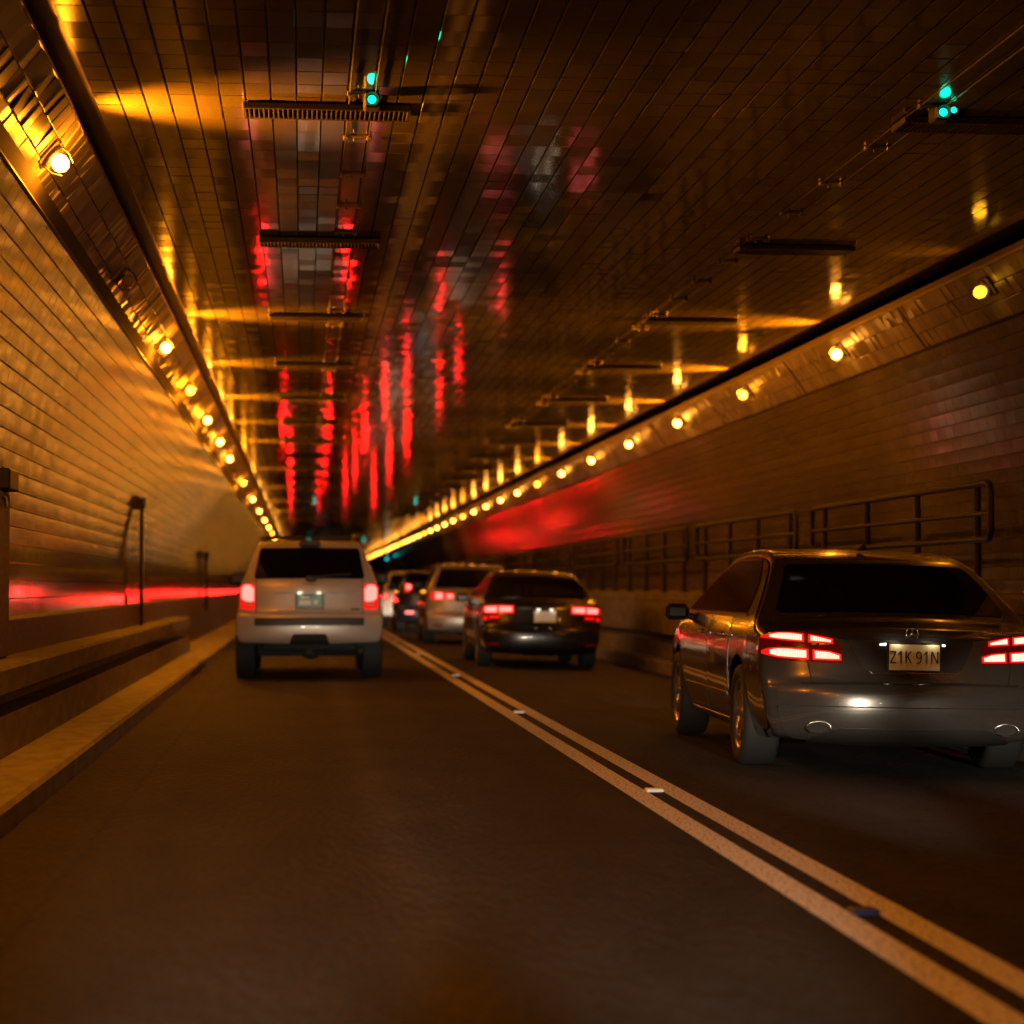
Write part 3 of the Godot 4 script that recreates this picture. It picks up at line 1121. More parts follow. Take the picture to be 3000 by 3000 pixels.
func body_mesh(S: Dictionary) -> SurfaceTool:
	var st := begin()
	var p: PackedVector2Array = S.sil
	var q: PackedVector2Array = S.nrm
	var rows := []
	var inset := PackedVector2Array()
	for i in p.size():
		var inner: Vector2 = p[i] - q[i] * float(S.r)
		var w := half_width(S, inner.x, inner.y)
		inset.append(p[i] - q[i] * (float(S.r) + float(S.crown) * pow(w / float(S.half), 2.0)))
		var row := PackedVector3Array()
		var xs := []
		for k in 5:
			xs.append(-w + S.r * (1.0 - cos(PI / 2 * k / 4.0)))
		for k in range(1, 14):
			xs.append(lerpf(-w + S.r, w - S.r, k / 14.0))
		for k in 5:
			xs.append(w - S.r * (1.0 - cos(PI / 2 * (4 - k) / 4.0)))
		for x: float in xs:
			row.append(ribbon(S, i, x))
		rows.append(row)
	st.set_smooth_group(1)
	grid(st, rows)
	# sides, with wheel arches cut into the lower edge
	var amin := 99.0
	var amax := -99.0
	for v in inset:
		amin = minf(amin, v.x)
		amax = maxf(amax, v.x)
	var cols := []
	for k in 130:
		cols.append(lerpf(amin + 0.002, amax - 0.002, k / 129.0))
	for aw: float in S.axles:
		for s: float in [-1.0, 1.0]:
			cols.append(aw + s * (S.arch - 0.001))
			cols.append(aw + s * (S.arch + 0.001))
	cols.sort()
	for sgn: float in [-1.0, 1.0]:
		var g := []
		for a: float in cols:
			var ys := []
			for i in inset.size() - 1:
				var u := inset[i]
				var v := inset[i + 1]
				if (u.x - a) * (v.x - a) <= 0.0 and absf(u.x - v.x) > 1e-7:
					ys.append(lerpf(u.y, v.y, (a - u.x) / (v.x - u.x)))
			ys.sort()
			var top: float = ys[ys.size() - 1]
			var bot: float = ys[0]
			if ys.size() < 2 or bot > top - 0.05:
				bot = minf(top, S.sill)
			for aw: float in S.axles:
				if absf(a - aw) < S.arch:
					bot = maxf(bot, S.wheel + sqrt(S.arch * S.arch - (a - aw) * (a - aw)))
			bot = minf(bot, top)
			var col := PackedVector3Array()
			for k in 27:
				var y := lerpf(bot, top, k / 26.0)
				col.append(deform(S, sgn * half_width(S, a, y), y, a))
			g.append(col)
		st.set_smooth_group(3)
		grid(st, g, sgn < 0)
	return done(st)

func wheel(root: Node, at: Vector3, r: float, w: float, spokes: int) -> void:
	var o := Node3D.new()
	o.name = "wheel"
	root.add_child(o, true)
	o.position = at
	var side := signf(at.x)
	var b := Basis(Vector3(0, 0, side), Vector3(side, 0, 0), Vector3(0, 1, 0))
	var st := begin()
	var h := w * 0.5
	lathe(st, [Vector2(r * 0.66, -h * 0.8), Vector2(r * 0.80, -h), Vector2(r * 0.93, -h * 0.96), Vector2(r * 0.985, -h * 0.82), Vector2(r, -h * 0.6), Vector2(r, h * 0.6), Vector2(r * 0.985, h * 0.82), Vector2(r * 0.93, h * 0.96), Vector2(r * 0.80, h), Vector2(r * 0.69, h * 0.86)], Vector3.ZERO, b, 36)
	part("tyre", done(st), M.rubber, o)
	st = begin()
	lathe(st, [Vector2(r * 0.70, h * 0.86), Vector2(r * 0.67, h * 0.90), Vector2(r * 0.62, h * 0.55), Vector2(r * 0.60, -h * 0.5)], Vector3.ZERO, b, 36)
	lathe(st, [Vector2(r * 0.16, h * 0.60), Vector2(r * 0.14, h * 0.70), Vector2(0.001, h * 0.74)], Vector3.ZERO, b, 18)
	for k in spokes:
		var a := TAU * k / spokes
		var d := b * Vector3(cos(a), 0, sin(a))
		var t := b * Vector3(-sin(a), 0, cos(a))
		box(st, d * r * 0.39 + b.y * h * 0.60, Vector3(r * 0.54, h * 0.22, r * 0.13), 0.006, Basis(d, b.y, d.cross(b.y)))
	part("rim", done(st), M.rim_alloy, o)
	st = begin()
	lathe(st, [Vector2(r * 0.58, h * 0.1), Vector2(0.001, h * 0.12)], Vector3.ZERO, b, 24)
	part("brake_disc", done(st), M.fixture_metal, o)

func red_light(root: Node, at: Vector3, e: float) -> void:
	# a brake light's lens sends its light rearwards in a narrow beam
	var l := SpotLight3D.new()
	l.name = "tail_light_beam"
	l.light_color = Color(1.0, 0.06, 0.05)
	l.light_energy = e * 3.0
	l.light_size = 0.06
	l.spot_range = 60.0
	l.spot_attenuation = 2.0
	l.spot_angle = 9.5
	l.spot_angle_attenuation = 1.0
	l.shadow_enabled = true
	l.position = at
	l.rotation = Vector3(deg_to_rad(2.0), PI, 0)
	root.add_child(l)

func headlamps(root: Node, S: Dictionary, y: float, e: float, x := 0.66, spread := 9.0) -> void:
	for s: float in [-1.0, 1.0]:
		var p := on_end(S, s * x, y, 0.02, true)
		var st := begin()
		panel(st, S, "cols", [[x - 0.14, y - 0.05, y + 0.05], [x + 0.08, y - 0.05, y + 0.06]], 0.008, 0.02, 5, 4, s, true)
		part("headlight", done(st), M.clear_lens, root)
		st = begin()
		lathe(st, [Vector2(0.055, 0.0), Vector2(0.03, 0.018), Vector2(0.001, 0.02)], p + Vector3(0, 0, 0.0), Basis(Vector3(1, 0, 0), -PI / 2), 14)
		part("headlight_bulb", done(st), M.head_lens, root)
		var l := SpotLight3D.new()
		l.name = "headlight_beam"
		l.light_color = Color(1.0, 0.93, 0.82)
		l.light_energy = e
		l.light_size = 0.05
		l.spot_range = 60.0
		l.spot_attenuation = 2.0
		l.spot_angle = spread
		l.spot_angle_attenuation = 0.9
		l.shadow_enabled = true
		l.position = p + Vector3(0, 0, -0.05)
		l.rotation = Vector3(deg_to_rad(-6.0), deg_to_rad(-1.5), 0)
		root.add_child(l)

func vehicle(called: String, label: String, category: String, S: Dictionary, paint: Material, at: Vector3, yaw: float, roll: float, spokes := 10) -> Node3D:
	var o := thing(called, label, category, at, "vehicles queueing in the tunnel")
	o.rotation = Vector3(0, deg_to_rad(yaw), deg_to_rad(roll))
	part("body", body_mesh(S), paint, o)
	var st := begin()
	var a0: float = S.axles[0] - S.arch - 0.02
	var a1: float = S.axles[1] + S.arch + 0.02
	var w: float = S.half - 0.03
	box(st, Vector3(0, S.sill + 0.09, -(S.axles[0] + S.axles[1]) * 0.5), Vector3(2 * w - 0.04, 0.1, S.axles[1] - S.axles[0] - 2 * S.arch), 0.03)
	box(st, Vector3(0, S.sill + 0.22, -S.L * 0.5), Vector3(2 * w - 0.5, 0.30, S.L - 0.5), 0.03)
	for aw: float in S.axles:
		box(st, Vector3(0, S.wheel + 0.16, -aw), Vector3(2 * w - 0.5, 0.5, 2 * S.arch), 0.02)
		box(st, Vector3(0, S.wheel, -aw), Vector3(2 * w - 0.3, 0.10, 0.12), 0.03)
	box(st, Vector3(0.0, S.sill + 0.03, -S.axles[0] + 0.55), Vector3(0.5, 0.13, 0.3), 0.04)
	part("underside", done(st), M.underside, o)
	for i in 2:
		for s: float in [-1.0, 1.0]:
			wheel(o, Vector3(s * (S.track - S.tyre * 0.5), S.wheel, -S.axles[i]), S.wheel, S.tyre, spokes)
	return o

func tail_lamp(o: Node, S: Dictionary, s: float, lens: Array, cores: Array, energy: float, kind := "cols", off := 0.010) -> void:
	var t := put_panel("tail_light", o, M.red_glow, S, kind, lens, off, 8, 5, s)
	var c := Vector3.ZERO
	for rows: Array in cores:
		var st := begin()
		panel(st, S, kind, rows, off + 0.004, 0.006, 6, 3, s)
		part("lit_strip", done(st), M.red_core, t)
		var m: Array = rows[rows.size() / 2]
		c += on_end(S, m[0] * s, (m[1] + m[2]) * 0.5, 0.06) if kind == "cols" else on_end(S, (m[1] + m[2]) * 0.5 * s, m[0], 0.06)
	if energy > 0.0:
		red_light(o, c / cores.size(), energy)

func mirror_pair(o: Node, S: Dictionary, a: float, y: float, size: Vector3, m: Material) -> void:
	for s: float in [-1.0, 1.0]:
		var st := begin()
		var w := half_width(S, a, y)
		box(st, Vector3(s * (w + 0.03 + size.x * 0.5), y, -a), size, minf(size.y, size.z) * 0.32)
		box(st, Vector3(s * (w + 0.01), y - size.y * 0.25, -a - 0.01), Vector3(0.10, 0.05, 0.07), 0.015)
		part("wing_mirror", done(st), m, o)

func number_plate(o: Node, S: Dictionary, x: float, y: float, base: Material, text: String, ink: Material, shine := 0.0, size := Vector2(0.31, 0.155)) -> Node3D:
	var c := on_end(S, x, y, 0.0)
	var zc := c.z + 0.03
	var st := begin()
	box(st, Vector3(x, y, zc), Vector3(size.x + 0.03, size.y + 0.024, 0.02), 0.006)
	part("plate_frame", done(st), M.plastic, o)
	st = begin()
	box(st, Vector3(x, y, zc + 0.012), Vector3(size.x, size.y, 0.006), 0.002)
	var p := part("number_plate", done(st), base, o)
	if shine > 0.0:
		for s: float in [-1.0, 1.0]:
			var l := OmniLight3D.new()
			l.name = "plate_light"
			l.light_color = Color(1.0, 0.93, 0.80)
			l.light_energy = shine
			l.light_size = 0.012
			l.omni_range = 2.0
			l.omni_attenuation = 2.0
			l.shadow_enabled = true
			l.position = Vector3(x + s * 0.11, y + size.y * 0.5 + 0.02, zc + 0.035)
			o.add_child(l)
	if text != "":
		var tm := TextMesh.new()
		var f := SystemFont.new()
		f.font_names = PackedStringArray(["Droid Sans"])
		tm.font = f
		tm.text = text
		tm.font_size = 64
		tm.pixel_size = 0.00118
		tm.depth = 0.003
		var t := part_mesh("lettering", tm, ink, p, Transform3D(Basis().scaled(Vector3(1.08, 1.35, 1.0)), Vector3(x, y, zc + 0.0165)))
		t.set_meta("label", "raised dark registration characters")
	return p

func door_set(o: Node, S: Dictionary, paint: Material, doors: Array, y0: float, y1: float) -> void:
	for s: float in [-1.0, 1.0]:
		for d: Array in doors:
			var dr := put_panel("door", o, paint, S, "side", [[y0, d[0] + 0.05, d[1] - 0.02], [y0 + 0.15, d[0], d[1]], [y1, d[0], d[1]]], 0.004, 8, 6, s, false, 0.006)
			var st := begin()
			var p := on_side(S, d[0] + 0.16, y1 - 0.12, 0.03, s)
			box(st, p, Vector3(0.025, 0.028, 0.19), 0.008)
			part("door_handle", done(st), M.chrome, dr)

func build_traffic() -> void:
	build_suv()
	build_grey_sedan()
	build_black_sedan()
	build_far_cars()

func build_suv() -> void:
	var S := shape([[0.42, 0.40], [0.16, 0.42], [0.03, 0.45], [0.0, 0.56], [0.0, 0.72], [0.02, 0.79], [0.08, 0.81], [0.10, 0.95], [0.115, 1.08], [0.14, 1.20], [0.30, 1.47], [0.40, 1.62], [0.42, 1.675], [0.60, 1.70], [1.6, 1.72], [2.4, 1.70], [2.75, 1.64], [3.35, 1.18], [3.6, 1.12], [4.3, 1.04], [4.62, 0.97], [4.72, 0.82], [4.74, 0.6], [4.68, 0.42], [4.4, 0.36]],
		[[0.30, 0.84], [0.45, 0.875], [0.55, 0.905], [0.76, 0.912], [0.84, 0.885], [1.00, 0.872], [1.16, 0.845], [1.24, 0.81], [1.60, 0.655], [1.72, 0.60]],
		{"axles": [0.98, 3.76], "arch": 0.43, "wheel": 0.365, "tyre": 0.255, "track": 0.905, "sill": 0.36, "kr": 0.14, "crown": 0.02, "r": 0.04})
	var paint: Material = M.paint_silver
	var o := vehicle("sport_utility", "silver sport utility with lit brake lights and roof rails, alone in the near lane", "car", S, paint, Vector3(0.085, 0, -25.85), 0.0, 0.0)
	put_panel("rear_window", o, M.glass, S, "rows", [[1.225, -0.655, 0.655], [1.24, -0.668, 0.668], [1.58, -0.605, 0.605], [1.60, -0.585, 0.585]], 0.006, 10, 12)
	for s: float in [-1.0, 1.0]:
		put_panel("side_window", o, M.glass, S, "side", [[1.22, 0.55, 2.95], [1.58, 0.85, 2.55]], 0.005, 6, 12, s)
		tail_lamp(o, S, s, [[0.655, 0.86, 1.15], [0.70, 0.85, 1.165], [0.80, 0.855, 1.16], [0.832, 0.865, 1.14]], [[[0.668, 0.955, 1.10], [0.70, 0.945, 1.145], [0.78, 0.955, 1.15], [0.812, 0.99, 1.10]]], 0.2)
		put_panel("reverse_lamp", o, M.clear_lens, S, "cols", [[0.69, 0.905, 0.935], [0.775, 0.905, 0.935]], 0.017, 3, 3, s)
		# tailgate seam
		put_panel("tailgate_seam", o, M.underside, S, "cols", [[0.640, 0.80, 1.21], [0.648, 0.80, 1.21]], 0.002, 2, 10, s)
		put_panel("roof_seam", o, M.underside, S, "rows", [[1.63, 0.50, 0.508], [1.69, 0.50, 0.508]], 0.002, 3, 2, s)
	# spoiler with the high brake lamp, wiper
	var st := begin()
	box(st, on_end(S, 0.0, 1.64, 0.02) + Vector3(0, 0.0, 0.03), Vector3(0.26, 0.075, 0.08), 0.02)
	part("high_lamp", done(st), M.plastic, o)
	st = begin()
	box(st, on_end(S, 0.02, 1.215, 0.02), Vector3(0.13, 0.07, 0.06), 0.02)
	tube(st, PackedVector3Array([on_end(S, 0.02, 1.215, 0.05), on_end(S, 0.25, 1.245, 0.045), on_end(S, 0.50, 1.265, 0.035)]), 0.012, 6)
	part("rear_wiper", done(st), M.plastic, o)
	# handle bar, recess and its lip
	put_panel("plate_recess", o, paint, S, "rows", [[0.838, -0.37, 0.37], [0.87, -0.40, 0.40], [1.05, -0.43, 0.43], [1.075, -0.43, 0.43]], 0.008, 8, 10)
	put_panel("recess_lip", o, paint, S, "rows", [[0.815, -0.33, 0.33], [0.822, -0.37, 0.37], [0.846, -0.385, 0.385]], 0.028, 3, 12)
	put_panel("tailgate_handle", o, paint, S, "rows", [[1.052, -0.42, 0.42], [1.068, -0.45, 0.45], [1.10, -0.46, 0.46], [1.112, -0.44, 0.44]], 0.045, 4, 12)
	for s: float in [-1.0, 1.0]:
		st = begin()
		box(st, on_end(S, s * 0.115, 1.045, 0.035), Vector3(0.07, 0.02, 0.03), 0.005)
		part("plate_lamp", done(st), M.clear_lens, o)
	var pl := number_plate(o, S, 0.0, 0.945, M.plate_green, "", M.plate_white, 0.003)
	st = begin()
	var zc := on_end(S, 0.0, 0.945, 0.0).z + 0.047
	for b: Array in [[-0.055, 0.935, 0.14, 0.055], [0.075, 0.94, 0.05, 0.05], [-0.05, 0.995, 0.10, 0.022]]:
		box(st, Vector3(b[0], b[1], zc), Vector3(b[2], b[3], 0.003), 0.001)
	part("lettering", done(st), M.plate_white, pl)
	put_panel("badge", o, M.plastic, S, "rows", [[0.845, 0.50, 0.61], [0.862, 0.50, 0.61]], 0.008, 2, 4)
	put_panel("badge", o, M.chrome, S, "rows", [[1.15, -0.075, 0.075], [1.165, -0.075, 0.075]], 0.008, 2, 4)
	# bumper with step pad and hitch opening
	var bm := put_panel("rear_bumper", o, paint, S, "rows", [[0.455, -0.80, 0.80], [0.50, -0.845, 0.845], [0.60, -0.862, 0.862], [0.74, -0.862, 0.862], [0.785, -0.845, 0.845]], 0.012, 10, 16)
	put_panel("step_pad", bm, M.plastic, S, "rows", [[0.655, -0.655, 0.655], [0.75, -0.655, 0.655]], 0.022, 5, 12)
	put_panel("hitch_opening", bm, M.underside, S, "rows", [[0.445, -0.24, 0.24], [0.52, -0.215, 0.215], [0.56, -0.19, 0.19]], 0.018, 5, 8)
	st = begin()
	box(st, Vector3(0, 0.40, -0.25), Vector3(1.15, 0.10, 0.16), 0.02)
	box(st, Vector3(0, 0.34, -0.16), Vector3(0.09, 0.09, 0.22), 0.01)
	box(st, Vector3(0, 0.33, -0.95), Vector3(1.3, 0.11, 0.16), 0.04)
	lathe(st, [Vector2(0.001, -0.12), Vector2(0.10, -0.09), Vector2(0.13, 0.0), Vector2(0.10, 0.09), Vector2(0.001, 0.12)], Vector3(0.02, 0.34, -0.95), Basis(Vector3(0, 1, 0), PI / 2), 12)
	lathe(st, [Vector2(0.11, -0.25), Vector2(0.115, 0.25)], Vector3(0.42, 0.40, -0.5), Basis(Vector3(0, 0, 1), PI / 2), 12)
	tube(st, PackedVector3Array([Vector3(0.62, 0.36, -0.3), Vector3(0.62, 0.35, -0.05)]), 0.035, 10)
	part("tow_bar", done(st), M.underside, o)
	mirror_pair(o, S, 3.2, 1.235, Vector3(0.23, 0.17, 0.12), M.plastic)
	for s: float in [-1.0, 1.0]:
		st = begin()
		var x := s * 0.565
		tube(st, PackedVector3Array([Vector3(x, 1.655, -0.55), Vector3(x, 1.735, -0.66), Vector3(x, 1.755, -0.95), Vector3(x, 1.765, -1.6), Vector3(x, 1.75, -2.25), Vector3(x, 1.67, -2.5)]), 0.024, 8)
		box(st, Vector3(x, 1.70, -0.66), Vector3(0.075, 0.085, 0.14), 0.02)
		part("roof_rail", done(st), M.plastic, o)
	st = begin()
	tube(st, PackedVector3Array([Vector3(-0.56, 1.745, -1.1), Vector3(0.56, 1.745, -1.1)]), 0.018, 6)
	part("roof_crossbar", done(st), M.plastic, o)
	door_set(o, S, paint, [[1.42, 2.38], [2.40, 3.45]], 0.44, 1.17)
	headlamps(o, S, 0.88, 25.0, 0.68)

func sedan_shape(h: float, half: float, deck: float, opt: Dictionary) -> Dictionary:
	var k := half / 0.91
	var base := {"axles": [1.05, 3.88], "arch": 0.385, "wheel": 0.325, "tyre": 0.235, "track": half - 0.005, "sill": 0.21, "kr": 0.24, "crown": 0.035}
	base.merge(opt, true)
	return shape([[0.36, 0.19], [0.10, 0.205], [0.02, 0.26], [0.0, 0.38], [0.0, 0.48], [0.012, 0.555], [0.05, 0.585], [0.075, 0.70], [0.10, deck - 0.10], [0.11, deck - 0.03], [0.15, deck], [0.30, deck + 0.02], [0.50, deck + 0.05], [0.58, deck + 0.085], [1.10, h - 0.13], [1.35, h - 0.055], [1.8, h - 0.012], [2.3, h], [2.75, h - 0.03], [3.0, h - 0.11], [3.62, 1.02], [3.8, 0.97], [4.3, 0.89], [4.62, 0.80], [4.78, 0.66], [4.83, 0.50], [4.81, 0.32], [4.55, 0.19]],
		[[0.18, 0.80 * k], [0.30, 0.868 * k], [0.48, 0.902 * k], [0.68, 0.91 * k], [0.84, 0.896 * k], [0.94, 0.868 * k], [1.0, 0.835 * k], [h - 0.13, 0.665 * k], [h - 0.04, 0.60 * k], [h, 0.55 * k]], base)

func build_grey_sedan() -> void:
	var S := sedan_shape(1.43, 0.91, 0.905, {})
	var paint: Material = M.paint_grey
	var o := vehicle("grey_sedan", "large grey sedan with double-strip brake lights and a cream plate, closest to the viewer", "car", S, paint, Vector3(3.66, road_y(3.66), -12.55), -2.0, -1.15, 10)
	put_panel("rear_window", o, M.glass, S, "rows", [[1.0, -0.70, 0.70], [1.015, -0.735, 0.735], [1.16, -0.665, 0.665], [1.285, -0.60, 0.60], [1.305, -0.57, 0.57]], 0.005, 12, 12)
	for s: float in [-1.0, 1.0]:
		var w := put_panel("side_window", o, M.glass, S, "side", [[0.975, 1.05, 3.55], [1.10, 1.12, 3.28], [1.22, 1.30, 3.0], [1.325, 1.62, 2.72]], 0.005, 9, 18, s)
		put_panel("window_trim", w, M.chrome, S, "side", [[0.955, 0.98, 3.6], [0.973, 1.0, 3.58]], 0.007, 2, 14, s)
		var lens := [[0.43, 0.695, 0.80], [0.50, 0.695, 0.868], [0.64, 0.70, 0.882], [0.78, 0.706, 0.892], [0.84, 0.72, 0.885], [0.875, 0.745, 0.86]]
		var t := put_panel("tail_light", o, M.red_lens, S, "cols", lens, 0.008, 10, 6, s)
		for strip: Array in [
			[[0.475, 0.806, 0.838], [0.54, 0.810, 0.852], [0.618, 0.814, 0.866]],
			[[0.640, 0.815, 0.869], [0.72, 0.820, 0.880], [0.79, 0.826, 0.881], [0.845, 0.834, 0.868], [0.872, 0.842, 0.855]],
			[[0.430, 0.706, 0.745], [0.50, 0.706, 0.765], [0.595, 0.709, 0.772]],
			[[0.617, 0.710, 0.774], [0.72, 0.714, 0.782], [0.79, 0.720, 0.783], [0.845, 0.732, 0.775], [0.872, 0.745, 0.765]]]:
			var st := begin()
			panel(st, S, "cols", strip, 0.013, 0.006, 8, 4, s)
			var g := part("glowing_strip", done(st), M.red_glow, t)
			g.set_meta("label", "red glowing strip of the brake light")
			# the bright core of each strip, drawn in from its edge
			var core := []
			for c: Array in strip:
				var mid := (c[1] as float + c[2] as float) * 0.5
				var hh := (c[2] as float - c[1] as float) * 0.5 - 0.010
				if hh > 0.004:
					core.append([c[0], mid - hh, mid + hh])
			if core.size() > 1:
				core[0][0] = core[0][0] + 0.012
				core[core.size() - 1][0] = core[core.size() - 1][0] - 0.014
				# a row of small bright diodes behind the lens
				var x0: float = core[0][0]
				var x1: float = core[core.size() - 1][0]
				var count := int((x1 - x0) / 0.0125)
				st = begin()
				for d in count:
					var x := lerpf(x0, x1, (d + 0.5) / count)
					for c in core.size() - 1:
						if x >= core[c][0] and x <= core[c + 1][0]:
							var f: float = (x - core[c][0]) / (core[c + 1][0] - core[c][0])
							var lo := lerpf(core[c][1], core[c + 1][1], f)
							var hi := lerpf(core[c][2], core[c + 1][2], f)
							panel(st, S, "cols", [[x - 0.0053, lo, hi], [x + 0.0053, lo, hi]], 0.016, 0.004, 1, 2, s)
				var dd := part("diodes", done(st), M.red_diode, t)
				dd.set_meta("kind", "stuff")
		red_light(o, on_end(S, 0.62 * s, 0.79, 0.08), 0.08)
		put_panel("plate_lamp", o, M.plate_lamp, S, "cols", [[0.085 , 0.802, 0.812], [0.12, 0.802, 0.822], [0.20, 0.802, 0.812]], 0.016, 5, 3, s)
		# exhaust tips
		st_exhaust(o, S, s)
	var lid := put_panel("boot_lid", o, paint, S, "rows", [[0.585, -0.40, 0.40], [0.60, -0.56, 0.56], [0.64, -0.62, 0.62], [0.69, -0.615, 0.615], [0.87, -0.66, 0.66], [0.897, -0.66, 0.66]], 0.004, 10, 14, 1.0, false, 0.006)
	put_panel("lip_shade", lid, M.underside, S, "rows", [[0.838, -0.42, 0.42], [0.852, -0.46, 0.46]], 0.010, 2, 12)  # dark strip painting the shade under the lip of the lid
	put_panel("plate_recess", lid, M.dark_metal, S, "rows", [[0.645, -0.26, 0.26], [0.66, -0.30, 0.30], [0.80, -0.37, 0.37], [0.836, -0.38, 0.38]], 0.007, 8, 10)  # raised dark panel; its colour stands in for shade inside the recess
	put_panel("recess_trim", lid, M.chrome, S, "rows", [[0.636, -0.25, 0.25], [0.645, -0.27, 0.27]], 0.012, 2, 10)
	number_plate(o, S, 0.0, 0.735, M.plate_cream, "Z1K 91N", M.plate_ink, 0.006)
	# round star emblem on the lid
	var st := begin()
	var c := on_end(S, 0.0, 0.872, 0.012)
	var ring := PackedVector3Array()
	for k in 19:
		var a := TAU * k / 18.0
		ring.append(c + Vector3(cos(a) * 0.038, sin(a) * 0.036, -sin(a) * 0.004))
	tube(st, ring, 0.004, 6)
	for k in 3:
		var a := PI / 2 + TAU * k / 3.0
		tube(st, PackedVector3Array([c, c + Vector3(cos(a) * 0.037, sin(a) * 0.035, 0.0)]), 0.004, 5)
	part("emblem", done(st), M.chrome, lid)
	put_panel("badge", lid, M.chrome, S, "rows", [[0.800, -0.60, -0.50], [0.816, -0.60, -0.50]], 0.008, 2, 4)
	var seam := begin()
	panel(seam, S, "rows", [[0.5715, -0.66, 0.66], [0.5785, -0.66, 0.66]], 0.0135, 0.008, 1, 16)
	for s: float in [-1.0, 1.0]:
		panel(seam, S, "rows", [[0.58, 0.600, 0.607], [0.70, 0.622, 0.629]], 0.005, 0.008, 6, 1, s)
	part("shut_line", done(seam), M.underside, o)
	var bm := put_panel("rear_bumper", o, paint, S, "rows", [[0.215, -0.70, 0.70], [0.26, -0.76, 0.76], [0.40, -0.80, 0.80], [0.53, -0.80, 0.80], [0.562, -0.78, 0.78]], 0.010, 12, 16)
	put_panel("bumper_crease", bm, paint, S, "rows", [[0.396, -0.78, 0.78], [0.404, -0.79, 0.79], [0.420, -0.79, 0.79], [0.428, -0.78, 0.78]], 0.030, 4, 16, 1.0, false, 0.03)
	put_panel("bumper_groove", bm, M.underside, S, "rows", [[0.430, -0.78, 0.78], [0.436, -0.78, 0.78]], 0.011, 1, 16)
	put_panel("diffuser", bm, M.plastic, S, "rows", [[0.205, -0.62, 0.62], [0.24, -0.60, 0.60], [0.305, -0.44, 0.44]], 0.016, 5, 14)
	mirror_pair(o, S, 3.36, 0.955, Vector3(0.18, 0.125, 0.10), M.plastic)
	door_set(o, S, paint, [[1.45, 2.32], [2.34, 3.38]], 0.30, 0.945)
	for s: float in [-1.0, 1.0]:
		put_panel("sill_trim", o, M.chrome, S, "side", [[0.235, 1.5, 3.42], [0.262, 1.5, 3.42]], 0.010, 2, 10, s)
		put_panel("side_crease", o, paint, S, "side", [[0.425, 1.5, 3.36], [0.445, 1.5, 3.36]], 0.012, 3, 10, s)
	st = begin()
	box(st, Vector3(0.0, 1.425, -1.5), Vector3(0.05, 0.045, 0.16), 0.02)
	part("roof_antenna", done(st), M.paint_grey, o)
	headlamps(o, S, 0.70, 8.0)

func st_exhaust(o: Node, S: Dictionary, s: float) -> void:
	var st := begin()
	var c := on_end(S, 0.575 * s, 0.30, 0.0)
	var b := Basis(Vector3(1, 0, 0), PI / 2).scaled_local(Vector3(1.0, 1.0, 0.5))
	lathe(st, [Vector2(0.075, -0.10), Vector2(0.080, 0.035), Vector2(0.074, 0.04), Vector2(0.068, 0.03), Vector2(0.066, -0.08)], c, b, 20)
	part("exhaust_tip", done(st), M.chrome, o)
	st = begin()
	lathe(st, [Vector2(0.066, 0.022), Vector2(0.001, 0.022)], c, b, 20)
	part("exhaust_opening", done(st), M.underside, o)

